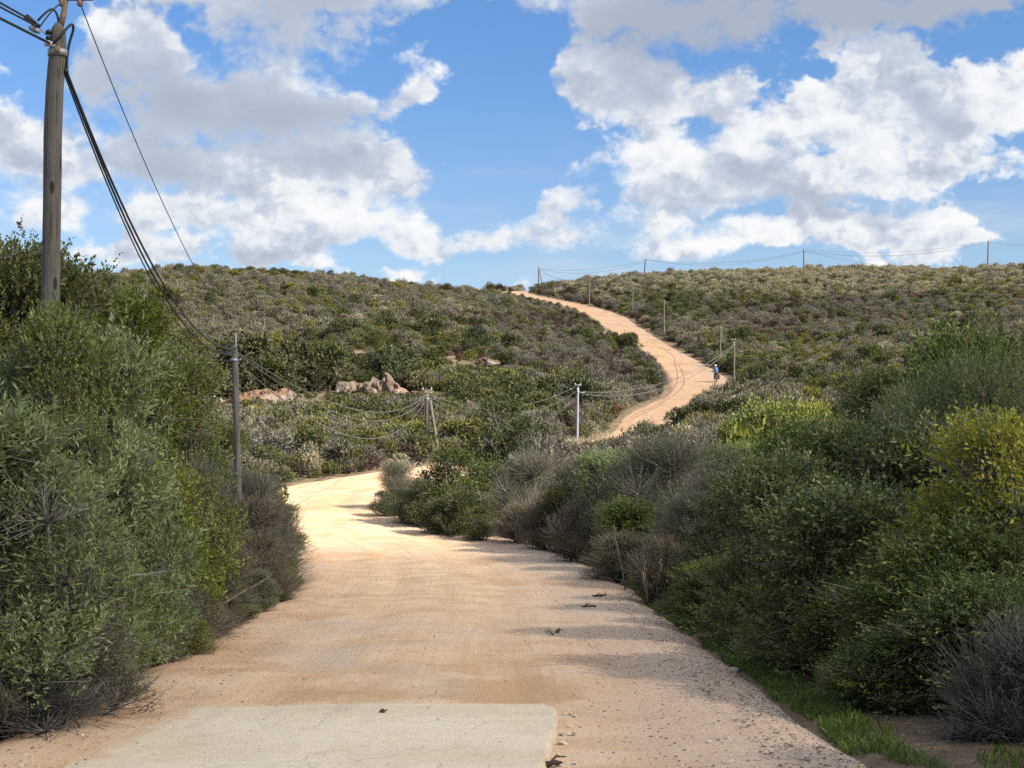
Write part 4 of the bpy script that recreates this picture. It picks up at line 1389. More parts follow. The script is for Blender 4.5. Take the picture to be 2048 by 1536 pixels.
# ------------------------------------------------------------------ rock outcrops and loose stones
def crag(name, seed, spikes, mat, loc, label, rz=0.0):
    """jagged rock: slabs pushed through each other and fused into one surface"""
    g = Geo()
    r_ = np.random.RandomState(seed)
    for (x, y, w_, h, lean) in spikes:
        bm = bmesh.new()
        bmesh.ops.create_icosphere(bm, subdivisions=3, radius=1)
        v = np.array([p.co for p in bm.verts])
        t = np.array([[p.index for p in f.verts] for f in bm.faces])
        bm.free()
        for _ in range(16):                                   # cut flat facets
            nrm = unit(r_.normal(size=3))
            dd = r_.uniform(0.42, 0.8)
            over = np.maximum(v @ nrm - dd, 0)
            v = v - over[:, None] * nrm * 0.95
        w_, h = w_ * 1.35, h * 0.62
        v = v * np.array([w_, w_ * 0.8, h])
        v[:, 0] += lean * v[:, 2]
        v += 0.09 * r_.normal(size=v.shape) * min(1.0, w_)
        g.add(v + np.array([x, y, h * 0.35]), None, t)
    o = g.build(name, M[mat], None, False)
    o.location = loc
    o.rotation_euler = (0, 0, rz)
    md = o.modifiers.new('fuse', 'REMESH')
    md.mode = 'VOXEL'
    md.voxel_size = 0.09
    md.use_smooth_shade = False
    return tag(o, label, 'rock')


def put_rock(px, d, spikes, mat, label, seed):
    x = at(px, d)
    return crag('rock_outcrop', seed, spikes, mat, (x, d, gz(x, d)), label)


put_rock(530, D_LEFT, [(-1.8, 0, .6, 1.0, .1), (-1.2, .2, .7, 1.5, 0), (-.5, .3, .8, 1.5, .1), (.2, .3, .8, 1.45, -.1), (.9, .5, .7, 1.4, .1), (1.5, .6, .6, 1.45, 0), (-.8, -.5, .5, .7, 0), (0, -.6, .6, .7, 0), (-1.6, -.5, .4, .6, 0), (1.9, .5, .35, 1.5, .1)],
         'rock', 'pinkish orange rock face beside the second pole', 3)
put_rock(750, D_RIDGE, [(-2.6, 0, .5, 1.2, .1), (-2.0, .3, .6, 1.6, .15), (-1.4, .4, .6, 1.5, .1), (-.9, .2, .45, 1.5, .3), (-.5, -.3, .4, 1.1, -.2), (.1, .5, .6, 2.2, -.1), (.7, .6, .7, 2.4, .1), (1.2, .4, .6, 2.1, -.25), (-2.3, -.5, .4, .7, 0), (-.2, -.8, .45, .6, 0)],
         'rock_grey', 'jagged grey rock ridge with upright slabs above the thicket', 8)
put_rock(795, D_RIDGE + .3, [(-.3, .2, .45, 1.7, -.4), (.1, 0, .45, 1.2, -.4), (.5, -.1, .4, .8, -.3), (-.1, -.5, .35, .6, 0)], 'rock', 'orange rock shoulder at the end of the grey ridge', 5)
put_rock(975, D_BROWN, [(-.7, 0, .6, .9, 0), (0, .1, .8, 1.15, 0), (.7, .1, .6, .9, 0), (.2, -.5, .5, .6, 0)], 'rock_brown', 'rounded brown rock surrounded by green bushes', 6)
put_rock(235, 176, [(-.4, 0, .5, .7, 0), (.3, 0, .6, .8, .1), (.7, -.4, .4, .5, 0)], 'rock', 'small orange rock high on the slope near the wooden pole', 9)
put_rock(420, D_LEFT + 3, [(-1, 0, .5, .6, 0), (-.3, .2, .5, .7, 0), (.5, .3, .5, .7, .1), (1.2, .6, .4, .8, 0)], 'rock_grey', 'low crumbling grey rocks seen past the olive-green shrubs', 10)
put_rock(1262, 150, [(-.3, 0, .4, .5, 0), (.3, 0, .45, .6, 0)], 'rock', 'small orange rock on the dark spur by the road', 12)
put_rock(845, D_RIDGE + 1, [(-.6, 0, .4, .5, 0), (.1, .1, .5, .6, 0), (.7, .3, .4, .6, 0)], 'rock_grey', 'low grey rocks trailing off from the orange shoulder', 14)


def pebble_mesh(seed, flat=0.6):
    r_ = np.random.RandomState(seed)
    bm = bmesh.new()
    bmesh.ops.create_icosphere(bm, subdivisions=2, radius=1)
    v = np.array([p.co for p in bm.verts])
    t = np.array([[p.index for p in f.verts] for f in bm.faces])
    bm.free()
    for _ in range(9):
        nrm = unit(r_.normal(size=3))
        v = v - np.maximum(v @ nrm - r_.uniform(0.5, 0.8), 0)[:, None] * nrm
    v = v * np.array([1, 0.75, flat]) * (1 + 0.05 * r_.normal(size=(len(v), 1)))
    return v, t


PEB = []
for s_ in range(6):
    v, t = pebble_mesh(s_)
    PEB.append(mesh_arrays('stone', v, t, M['stone'], False))

r_ = random.Random(3)
for i, (px, py, s) in enumerate([(435, 751, .30), (494, 742, .14), (503, 743, .13), (526, 742, .12), (564, 743, .2), (642, 715, .22), (431, 798, .2), (444, 800, .18), (577, 733, .13), (1012, 797, .16)]):
    d = 128.0
    for _ in range(40):                                          # walk to where this row meets the slope
        d += 0.5 * np.sign((HOR - py) - F * gz(at(px, d), d) / d)
    x = at(px, d)
    o = link('pale_boulder', PEB[i % 6])
    o.location = (x, d - 0.4, gz(x, d - 0.4) + s * 0.75)
    o.scale = (s * .8, s * .8, s * 1.9)
    tag(o, 'pale upright stone standing in the dry strip above the rock faces', 'rock', 'pale stones on the dry strip')


def road_z(x, y):
    d, z, hw, k = road_dist([x], [y])
    return z[0], d[0], hw[0]


deps = None
road_ob = bpy.data.objects['dirt_road']


def on_road(x, y):
    """height of the road sheet, else of the land"""
    hit, p, nrm, idx = road_ob.ray_cast(Vector((x, y, 20)), Vector((0, 0, -1)))
    g = float(ground(x, y, carve=True)[0])
    return max(p.z, g) if hit else g


bpy.context.view_layer.update()
for i in range(120):
    y = 9.5 + 26 * r_.random() ** 1.3
    e = 2.25 - 0.9 * r_.random() ** 2.2 if r_.random() < 0.8 else r_.uniform(-3.4, 2)
    if y > 33:
        e -= (y - 33) * 0.12
    if -3.0 < e < 0.6 and y < 12.8:
        continue
    s = r_.uniform(0.011, 0.027) * (1.35 if r_.random() < .18 else 1)
    o = link('stone', PEB[i % 6])
    o.location = (e, y, on_road(e, y) + s * 0.3)
    o.scale = (s * r_.uniform(.8, 1.5), s, s * r_.uniform(.7, 1.1))
    o.rotation_euler = (0, 0, r_.uniform(0, 6.28))
    tag(o, 'small pale stone lying on the dirt road or along its verge', 'stone', 'small pale stones on the dirt road')
for px, d, s, lab in ((1200, 9.6, .05, 'flat white stone beside the broken concrete edge'), (583, 28.6, .075, 'white stone at the foot of the roadside bush bulging over the road'), (1468, 15.7, .055, 'rounded white stone biggest of those on the grass verge')):
    o = link('stone', PEB[2])
    x = at(px, d)
    o.location = (x, d, on_road(x, d) + s * 0.35)
    o.scale = (s * 1.3, s, s * .9)
    tag(o, lab, 'stone')


# ------------------------------------------------------------------ gravel, litter and grass: what nobody counts
def many(name, label, cat, v, f, mat, tone=None, smooth=False):
    return tag(link(name, mesh_arrays(name, v, f, mat, smooth, tone)), label, cat, kind='stuff')


def gravel():
    rn = np.random.RandomState(4)
    n = 5200
    y = 8.8 + 34 * rn.rand(n) ** 1.6
    lat = rn.rand(n)
    x = np.where(lat < 0.7, 2.3 - 1.7 * rn.rand(n) ** 1.5, np.where(lat < 0.85, rn.uniform(-3.8, 2, n), -3.7 + 1.0 * rn.rand(n)))
    x = x - np.maximum(y - 33, 0) * 0.1
    ok = ~((x > -3.0) & (x < 0.5) & (y < 12.7))
    x, y = x[ok], y[ok]
    n = len(x)
    v0, t0 = pebble_mesh(9)
    bm = bmesh.new()
    bmesh.ops.create_icosphere(bm, subdivisions=1, radius=1)
    v0 = np.array([p.co for p in bm.verts]) * np.array([1, .8, .6])
    t0 = np.array([[p.index for p in f.verts] for f in bm.faces])
    bm.free()
    s = 0.004 + 0.011 * rn.rand(n) ** 2.5
    z = np.array([on_road(a, b) for a, b in zip(x, y)]) + s * .2
    v = (v0[None] * s[:, None, None] * (0.7 + 0.6 * rn.rand(n, len(v0), 1)) + np.stack([x, y, z], 1)[:, None]).reshape(-1, 3)
    t = (t0[None] + (np.arange(n) * len(v0))[:, None, None]).reshape(-1, 3)
    m, nt = material('gravel_grit')
    a = nt.node('ShaderNodeAttribute', attribute_name='tone')
    finish(nt, principled(nt, nt.ramp(a.outputs['Fac'], [(0, (0.13, 0.09, 0.065)), (0.5, (0.33, 0.25, 0.19)), (1, (0.55, 0.48, 0.40))]), 0.9, 0.15))
    many('gravel', 'loose gravel along the verges of the dirt road', 'gravel', v, t, m, np.repeat(rn.rand(n), len(t0)))


gravel()


def litter():
    rn = np.random.RandomState(14)
    n = 2600
    y = 8.8 + 30 * rn.rand(n) ** 1.5
    x = rn.uniform(-3.9, 2.3, n)
    edge = rn.rand(n) < 0.5
    x = np.where(edge, np.where(rn.rand(n) < .55, -4.0 + 1.3 * rn.rand(n) ** 1.5, 2.4 - 1.2 * rn.rand(n) ** 1.5), x) - np.maximum(y - 33, 0) * .1
    on_slab = (x > -2.85) & (x < 0.2) & (y < 12.3)
    z = np.where(on_slab, -1.64 - 0.0527 * y + 0.052, 0)
    z = np.where(on_slab, z, [on_road(a, b) + 0.006 for a, b in zip(x, y)])
    p = np.stack([x, y, z], 1)
    a = rn.rand(n) * 6.28
    L = (0.012 + 0.035 * rn.rand(n) ** 2)[:, None]
    dx = np.stack([np.cos(a), np.sin(a), 0.25 * rn.rand(n)], 1) * L
    wx = np.stack([-np.sin(a), np.cos(a), 0.15 * rn.rand(n)], 1) * (0.003 + 0.006 * rn.rand(n))[:, None]
    v = np.stack([p, p + dx * .5 + wx, p + dx, p + dx * .5 - wx], 1).reshape(-1, 3)
    m, nt = material('dead_leaf_litter')
    at_ = nt.node('ShaderNodeAttribute', attribute_name='tone')
    finish(nt, principled(nt, nt.ramp(at_.outputs['Fac'], [(0, (0.05, 0.035, 0.025)), (0.6, (0.12, 0.085, 0.055)), (1, (0.25, 0.19, 0.12))]), 0.85, 0.15))
    many('leaf_litter', 'dead leaf bits and twiglets strewn on the road and concrete', 'litter', v, np.arange(n * 4).reshape(n, 4), m, rn.rand(n))


litter()


def verge_litter():
    rn = np.random.RandomState(31)
    n = 5200
    y = 8.6 + 20 * rn.rand(n) ** 1.5
    x = 1.7 + 2.4 * rn.rand(n) ** 1.3
    z = np.maximum(np.array([on_road(a, b) for a, b in zip(x, y)]), 0 * x - 9) + 0.008
    p = np.stack([x, y, z], 1)
    a = rn.rand(n) * 6.28
    L = (0.015 + 0.05 * rn.rand(n) ** 2)[:, None]
    dx = np.stack([np.cos(a), np.sin(a), 0.3 * rn.rand(n)], 1) * L
    wx = np.stack([-np.sin(a), np.cos(a), 0.25 * rn.rand(n)], 1) * (0.004 + 0.010 * rn.rand(n))[:, None]
    v = np.stack([p, p + dx * .5 + wx, p + dx, p + dx * .5 - wx], 1).reshape(-1, 3)
    many('fallen_leaves', 'brown fallen leaves and twigs gathered along the shaded verge', 'litter', v, np.arange(n * 4).reshape(n, 4), bpy.data.materials['dead_leaf_litter'], rn.rand(n))


verge_litter()


def grass(name, label, n, ypick, xpick, hgt, mat, seed, wid=0.006):
    rn = np.random.RandomState(seed)
    y = ypick(rn, n)
    x = xpick(rn, y)
    ok = fbm(x / 0.8 + seed, y / 1.6, 3) > -0.10
    x, y = x[ok], y[ok]
    n = len(x)
    z = ground(x, y, carve=True) - 0.01
    p = np.stack([x, y, z], 1)
    h = hgt * (0.4 + 0.9 * rn.rand(n))
    lean = rn.normal(size=(n, 2)) * 0.45
    a = rn.rand(n) * 6.28
    wv = np.stack([np.cos(a), np.sin(a), 0 * a], 1) * wid * 0.5
    mid = p + np.stack([lean[:, 0] * h * .35, lean[:, 1] * h * .35, h * .6], 1)
    tip = p + np.stack([lean[:, 0] * h, lean[:, 1] * h, h * .95], 1)
    v = np.stack([p - wv, p + wv, mid + wv * .7, tip, mid - wv * .7], 1).reshape(-1, 3)
    f = np.arange(n * 5).reshape(n, 5)
    many(name, label, 'grass', v, f, M[mat], rn.rand(n))


def verge_x(rn, y):
    x = 2.40 + 0.34 * rn.rand(len(y)) ** 1.5 + 0.12 * fbm(y / 1.1, y * 0 + 4.4, 3)
    x = x - np.maximum(y - 30, 0) * 0.03 - np.maximum(y - 36, 0) * 0.30
    return x


grass('grass', 'fresh green grass along the verge under the shaded hedge', 30000, lambda rn, n: 9 + 34 * rn.rand(n) ** 1.1, verge_x, 0.085, 'grass', 6, 0.007)
grass('verge_grass', 'dry and green grass tufts in the corner below the bare twigs', 5200, lambda rn, n: 9.2 + 4.5 * rn.rand(n), lambda rn, y: 2.6 + 1.6 * rn.rand(len(y)), 0.10, 'grass', 16, 0.007)
grass('weeds', 'sparse weeds along the sandy edge below the grey-green shrubs', 2200, lambda rn, n: 12 + 22 * rn.rand(n), lambda rn, y: -3.75 - 0.02 * y + 0.35 * rn.rand(len(y)), 0.07, 'grass', 8, 0.007)
grass('dry_grass', 'dry pale grass on the valley floor near the metal pole', 26000, lambda rn, n: 72 + 42 * rn.rand(n), lambda rn, y: (rn.rand(len(y)) ** 1 * 0.24 - 0.17) * y, 0.45, 'dry_grass', 9, 0.03)


# ------------------------------------------------------------------ odd bits on the road
def clod(px, d, label, seed, k=7, spread=.12):
    x = at(px, d)
    rn = np.random.RandomState(seed)
    g = Geo()
    pts = [(-spread * 2 + i * spread * 4 / k + rn.uniform(-.02, .02), rn.uniform(-.05, .05), 0.02 + 0.02 * rn.rand()) for i in range(k)]
    g.tube(pts, [0.006] + [0.012 + 0.012 * rn.rand() for _ in range(k - 2)] + [0.006], 6)
    g.tube([(pts[2][0], pts[2][1], .03), (pts[2][0] + .05, .12, .05), (pts[2][0] + .12, .2, .03)], [.01, .008, .004], 5)
    o = g.build('fallen_branch', M['clod'])
    o.location = (x, d, on_road(x, d))
    return tag(o, label, 'branch')


clod(1180, 24.2, 'short dark piece of dead branch lying alone on the road', 2, 8, .075)
clod(1200, 27.0, 'broken dark bits of branch at the road edge by the grass', 4, 9, .085)
clod(1105, 9.9, 'dark splinter of wood beside the broken concrete corner', 6, 6, .035)


def sprig():
    x, d = at(1106, 19.2), 19.2
    o = empty('leafy_sprig', (x, d, on_road(x, d)), 'small green leafy sprig fallen in the middle of the road', 'sprig')
    rn = np.random.RandomState(8)
    g = Geo()
    vs, k = [], 0
    for i in range(7):
        a = rn.rand() * 6.28
        tip = np.array([math.cos(a) * .11, math.sin(a) * .11, .03 + .06 * rn.rand()])
        g.tube([(0, 0, .01), tip * .5 + [0, 0, .02], tip], [.004, .003, .002], 5)
        for j in range(7):
            b = tip * (0.3 + .7 * rn.rand())
            dv = unit(rn.normal(size=3) + [0, 0, .5]) * .04
            wv = unit(np.cross(dv, rn.normal(size=3))) * .010
            vs += [b, b + dv * .5 + wv, b + dv, b + dv * .5 - wv]
    g.build('stem', M['bark'], o)
    vs = np.array(vs)
    vs[:, 2] = np.maximum(vs[:, 2], .005)
    link('foliage', mesh_arrays('sprig_leaves', vs, np.arange(len(vs)).reshape(-1, 4), M['moss'], False, rn.rand(len(vs) // 4)), o)


sprig()


def sapling():
    d = 29.0
    x = at(1240, d)
    z = gz(x, d)
    g = Geo()
    g.tube([(.12, 0, -.1), (.05, 0, .35), (-.02, .03, .7), (-.10, 0, 1.05), (-.13, 0, 1.25)], [.014, .012, .010, .007, .004], 6)
    g.tube([(-.02, .03, .7), (.1, .05, .9), (.16, 0, 1.1)], [.007, .005, .003], 5)
    g.tube([(-.08, .0, .95), (-.25, .05, 1.1), (-.3, 0, 1.2)], [.006, .004, .003], 5)
    o = g.build('bare_sapling', M['pale_bark'])
    o.location = (x, d, z)
    tag(o, 'thin pale bare sapling in front of the low grey shrub', 'sapling')


sapling()


def stalks():
    d = 25.6
    x = at(1302, d)
    o = empty('dry_flower', (x, d, gz(x, d)), 'pale dried flower stalks standing in the low shrub by the verge', 'dry flower')
    rn = np.random.RandomState(5)
    for i in range(6):
        a, b = rn.uniform(-.16, .16), rn.uniform(-.1, .1)
        h = rn.uniform(.5, .8)
        g = Geo()
        g.tube([(a * .4, b, -.05), (a * .7, b, h * .5), (a, b, h)], [.006, .005, .003], 5)
        st = g.build('stem', M['dead'], o)
        g = Geo()
        for k in range(5):
            q = np.array([a + rn.uniform(-.02, .02), b + rn.uniform(-.02, .02), h - .02 - .045 * k])
            g.tube([q, q + [0, 0, .03], q + [.004, 0, .06]], [.005, .013, .004], 6)
        g.build('seed_head', M['dry_grass'], st)


stalks()


def dead_leaf():
    d = 11.75
    x = at(766, d)
    v = np.array([(-.035, 0, .005), (-.01, .025, .03), (.03, .02, .012), (.045, -.005, .03), (.01, -.03, .006), (0, 0, .016)])
    f = np.array([(0, 4, 5), (4, 3, 5), (3, 2, 5), (2, 1, 5), (1, 0, 5)])
    o = link('dead_leaf', mesh_arrays('dead_leaf', v, f, M['clod']))
    o.location = (x, d, -1.64 - 0.0527 * d + 0.045)
    tag(o, 'curled brown dead leaf on the concrete near its far edge', 'leaf')


dead_leaf()


def chips():
    rn = random.Random(9)
    for i in range(16):
        y = rn.uniform(9.3, 12.6)
        x = 0.40 + 0.068 * (y - 12.3) + abs(rn.gauss(0, .10)) + .03
        s_ = rn.uniform(.015, .045)
        o = link('concrete_chip', PEB[i % 6])
        o.data = PEB[i % 6].copy()
        o.data.materials.clear()
        o.data.materials.append(M['concrete'])
        o.location = (x, y, on_road(x, y) + s_ * .25)
        o.scale = (s_ * 1.2, s_, s_ * .8)
        o.rotation_euler = (rn.uniform(-.3, .3), rn.uniform(-.3, .3), rn.uniform(0, 6.28))
        tag(o, 'grey chip of concrete crumbled off the broken edge of the strip', 'rubble', 'concrete chips beside the broken edge')


chips()

# ------------------------------------------------------------------ unseen thin cloudlet, added before the sun to shade the near road
def shade_cloud():
    c = Vector((2, 9, -2)) + S * 700
    rn = np.random.RandomState(2)
    g = Geo()
    for i in range(16):
        bm = bmesh.new()
        bmesh.ops.create_icosphere(bm, subdivisions=3, radius=1)
        v = np.array([p.co for p in bm.verts])
        t = np.array([[p.index for p in f.verts] for f in bm.faces])
        bm.free()
        a, q = i * 2.4, math.sqrt((i + .3) / 16)
        g.add(v * np.array([17, 14, 8.0]) * rn.uniform(.8, 1.2) + np.array([math.cos(a) * 32 * q, math.sin(a) * 27 * q, rn.uniform(-1, 4)]), None, t)
    m = bpy.data.materials.new('shade_cloud_vapour')
    m.use_nodes = True
    t = NT(m.node_tree)
    v = t.node('ShaderNodeVolumePrincipled')
    v.inputs['Color'].default_value = (0.98, 0.98, 0.98, 1)
    v.inputs['Density'].default_value = 0.054
    v.inputs['Anisotropy'].default_value = 0.5
    o = t.node('ShaderNodeOutputMaterial')
    t.l.new(v.outputs[0], o.inputs['Volume'])
    ob = g.build('shade_cloud', m)
    ob.location = c
    md = ob.modifiers.new('fuse', 'REMESH')
    md.mode = 'VOXEL'
    md.voxel_size = 2.5
    tag(ob, 'unseen thin cloudlet added in front of the sun to shade the near road', 'shade_cloud', kind='stuff')


shade_cloud()

# ------------------------------------------------------------------ utility poles
def shaft_pts(x, y, z0, z1, lean=0.0, wob=0.0, n=9, seed=1):
    rn = random.Random(seed)
    out = []
    for i in range(n):
        f = i / (n - 1)
        out.append((lean * (f - 0.0) + wob * math.sin(f * 5 + seed) * 0.5 + wob * rn.uniform(-.3, .3), wob * rn.uniform(-.3, .3), (z1 - z0) * f))
    return out


TOPS = {}


def pole(key, px, d, top, label, r=0.085, lean=0.0, wob=0.03, mat='pole', arm=0.0, side_arm=False, prop=None, thin=1.0):
    x = at(px, d)
    z0 = gz(x, d) - 0.3
    z1 = zrow(top, d)
    o = empty('utility_pole', (x, d, z0), label, 'pole', None)
    pts = shaft_pts(x, d, z0, z1, lean, wob, 11, int(px))
    g = Geo()
    g.tube(pts, [r * 1.12 - r * 0.25 * i / 10 for i in range(11)], 12)
    g.build('shaft', M[mat], o)
    tp = np.array(pts[-1])
    if arm > 0:
        g = Geo()
        g.tube([tp, tp + [0, 0, .16]], .018, 6)
        g.box(tp + np.array([0, 0, .17]), (arm, .07, .07))
        g.build('crossarm', M['steel' if mat == 'metal_pole' else 'pale_bark'], o)
        for s in (-1, 1):
            g = Geo()
            c = tp + np.array([s * arm * .42, 0, .17])
            g.tube([c, c + [0, 0, .05], c + [0, 0, .10], c + [0, 0, .13]], [.015, .035, .035, .015], 8)
            g.build('insulator', M['porcelain'], o)
    if side_arm:
        g = Geo()
        g.box(tp + np.array([.22, 0, -.35]), (.5, .06, .06))
        g.build('bracket', M['steel'], o)
    g = Geo()
    g.tube([tp + [0, 0, -.32], tp + [0, 0, -.26]], r * 1.06, 12)
    g.tube([tp + [r * .9, 0, -.29], tp + [r + .07, 0, -.27]], .014, 6)
    g.build('clamp', M['steel'], o)
    if prop:
        dx, dy, zt, zb = prop
        g = Geo()
        a = tp + np.array([r * 1.6, 0, -zt])
        b = np.array([dx, dy, zb + 0.0])
        g.tube([a, a * .6 + b * .4 + [.01, 0, .03], a * .3 + b * .7, b], [r * .75, r * .85, r * .9, r], 10)
        g.build('prop', M['pole' if mat == 'pole' else mat], o)
    TOPS[key] = np.array([x, d, z0]) + tp
    return o


def near_pole():
    """the tall crooked wooden pole by the olive shrubs"""
    d = 14.6
    s = F / d
    prof = [(104, 46), (116.5, 62), (116, 104), (110, 167), (107, 230), (105.5, 275), (105, 340), (104, 417), (102.5, 500), (101, 583), (99, 700), (97, 900), (95, 1180), (93, 1420)]
    prof[0] = (118, 47)
    x0 = at(100, d)
    z0 = gz(x0, d) - .25
    o = empty('utility_pole', (x0, d, z0), 'tall crooked weathered wooden pole beside the grey-green shrubs, closest of all poles', 'pole')
    P_ = lambda px, py, dy=0.0: np.array([at(px, d) - x0, dy, zrow(py, d) - z0])
    pts = [P_(*p) for p in prof[::-1]]
    pts[0][2] = min(pts[0][2], 0.0)
    rad = [.098, .097, .095, .093, .088, .087, .0865, .0865, .088, .084, .085, .083, .07, .035]
    # denser with a little wobble so the shaft is knotty
    pts = np.array(pts)
    tt = np.linspace(0, len(pts) - 1, 90)
    dense = np.stack([np.interp(tt, range(len(pts)), pts[:, i]) for i in range(3)], 1)
    rr_ = np.interp(tt, range(len(pts)), rad) * (1 + 0.05 * fbm(tt * 1.7, tt * 0 + .5, 3))
    g = Geo()
    g.tube(dense, rr_, 18)
    g.build('shaft', M['pole'], o)
    g = Geo()
    g.tube([P_(121, 52), P_(127, 30), P_(131.5, 0), P_(133.5, -14)], [.032, .03, .024, .022], 8)
    g.build('top_spike', M['rusty'], o)
    g = Geo()
    g.box(P_(150, -4), (.34, .05, .045))
    g.build('crossarm', M['rusty'], o)
    for px in (124, 160):
        g = Geo()
        c = P_(px, 3)
        g.tube([c + [0, 0, .05], c, c + [0, 0, -.035], c + [0, 0, -.05]], [.012, .03, .03, .012], 8)
        g.build('insulator', M['rusty'], o)
    g = Geo()
    g.tube([P_(116, 113), P_(116, 100)], .098, 16)
    g.build('strap', M['steel'], o)
    g = Geo()
    g.box(P_(121, 104, -.10), (.045, .05, .06))
    g.build('bracket', M['rusty'], o)
    g = Geo()
    c = P_(105, 94, -.09)
    g.tube([c + [-.05, 0, 0], c + [-.01, 0, .01], c + [.02, 0, 0], c + [.05, 0, -.01]], [.015, .03, .03, .012], 8)
    g.build('insulator', M['porcelain'], o)
    for (a, b, c2) in (((98, 68), (104, 70), .03), ((97, 80), (106, 78), .025)):
        g = Geo()
        g.tube([P_(*a, -.06), P_((a[0] + b[0]) / 2, a[1] - 1, -.07), P_(*b, -.05)], [c2 * .7, c2, c2 * .6], 8)
        g.build('clamp', M['black'], o)
    # black loop of service cable down the lit side
    g = Geo()
    lp = [(114, 92, -.11), (124, 84, -.12), (133, 70, -.1), (141, 56, -.06), (146, 51, -.04), (147.5, 53, -.02), (146, 62, 0), (142, 75, 0), (138, 90, 0), (135.5, 105, 0), (134, 120, 0), (134, 132, 0), (134, 142, 0)]
    L = catmull(np.array([P_(*q) for q in lp]), 0.02)
    g.tube(L, .013, 8)
    g.build('cable_loop', M['black'], o)
    g = Geo()
    g.tube([P_(131, 138), P_(132, 146)], .028, 8)
    g.build('clamp', M['black'], o)
    for lp in ([(117, 45, 0), (115, 32, 0), (111, 23, -.02), (106, 20, -.03), (100, 24, -.05), (92, 34, -.08), (82, 47, -.1)], [(126, 30, 0), (124, 14, 0), (121, 10, 0), (116, 13, -.02), (108, 24, -.05), (98, 40, -.08), (84, 62, -.1)]):
        g = Geo()
        g.tube(catmull(np.array([P_(*q) for q in lp]), 0.02), .011 if lp[0][0] == 117 else .007, 7)
        g.build('cable_loop', M['black'], o)
    W = lambda px, py, dy=0.0: np.array([x0, d, z0]) + P_(px, py, dy)
    return W


W1 = near_pole()
pole('two', 482, 28.6, 690, 'weathered wooden pole with no arm at the edge of the roadside shrubs, second closest', .068, -.13, .012)
o2 = [o for o in bpy.data.objects if o.name.startswith('utility_pole')][-1]
g = Geo()
tp = TOPS['two'] - np.array(o2.location)
g.tube([tp + [.06, 0, -.25], tp + [.03, 0, .0], tp + [.035, 0, .24]], [.02, .018, .016], 6)
g.build('top_spike', M['steel'], o2)
pole('three', 855, 79.0, 787, 'wooden pole held by a slanting prop, between the valley bushes', .10, -.02, .02, arm=.55, prop=(.62, -.4, .35, .45))
pole('four', 1154, 104.0, 775, 'pale grey metal pole near the foot of the climbing road', .095, .06, 0, 'metal_pole', arm=.45, side_arm=True)
pole('five', 1468, 140.0, 683, 'thin wooden pole beside the cyclist', .10, -.02, .04, arm=.4)
pole('six', 1441, 174.0, 651, 'wooden pole just above the cyclist, with cables dropping to the next', .11, 0, .04)
pole('seven', 1328, 207.0, 600, 'slim wooden pole above the road, third up from the cyclist', .11, 0, .03)
pole('eight', 1265, 240.0, 574, 'slim wooden pole among dark bushes above the upper road bend', .11, .05, .02)
pole('nine', 1178, 262.0, 555, 'slim wooden pole on the bank beside the highest stretch of road', .11, .12, .02, arm=.5)
pole('ten', 1077, 338.0, 534, 'two-legged pole on the crest where the road disappears', .15, .05, .02, prop=(1.0, .2, .9, .2))
pole('eleven', 1287, 346.0, 517, 'slightly leaning pole on the pale crest, beside the two-legged one', .16, .5, .02)
pole('twelve', 1607, 349.0, 498, 'straight pole in the middle of the pale crest', .15, .1, .02)
pole('thirteen', 1975, 345.0, 481, 'pole at the far end of the pale crest', .15, .2, .02)


def cable(a, b, sag, label, r=.012, mat='cable', n=28):
    a, b = np.asarray(a, float), np.asarray(b, float)
    t = np.linspace(0, 1, n)[:, None]
    p = a * (1 - t) + b * t
    p[:, 2] -= sag * 4 * (t * (1 - t))[:, 0]
    g = Geo()
    g.tube(p, r, 6)
    return tag(g.build('overhead_cable', M[mat]), label, 'cable', None)


T = TOPS
dz = lambda k, h, x=0.0: T[k] + np.array([x, 0, h])
cable(W1(160, 6), dz('two', .24, .03), .35, 'thin single wire from the near pole arm to the second pole', .006)
cable(W1(133, 143), dz('two', -.05, .05), .78, 'thick black cable from the near pole to the second pole, uppermost of three', .014, 'black')
cable(W1(132, 144), dz('two', -.12, .03), .86, 'thick black cable twin running just under the uppermost one', .013, 'black')
cable(W1(129, 148), dz('two', -.30, -.06), .80, 'thinner black cable lowest of those leaving the near pole', .009, 'black')
cable(W1(106, 92, -.1), np.array([-4.35, -30, 4.9]), 1.5, 'thick cable leading off past the top corner from the near pole', .013, 'black')
cable(W1(84, 60, -.1), np.array([-4.75, -30, 5.0]), 1.45, 'cable leading off past the top corner through the black splice box', .010, 'black')
cable(W1(80, 52, -.1), np.array([-4.55, -30, 5.3]), 1.45, 'upper cable leading off past the top corner above the splice box', .010, 'black')
cable(W1(98, 74, -.06), W1(84, 60, -.1), .0, 'short tail of cable between splice box and near pole', .007, 'steel', 6)


def splice():
    o = empty('splice_box', W1(72, 50, -.12), 'black cable splice box hanging by the near pole top', 'splice box')
    g = Geo()
    from mathutils import Euler
    g.box((0, 0, 0), (.15, .07, .055), Euler((0, .72, 0)))
    g.build('body', M['black'], o)
    g = Geo()
    g.tube([(-.02, -.02, -.06), (.03, -.02, -.08), (.08, -.02, -.11)], [.02, .032, .018], 8)
    g.build('clamp', M['steel'], o)


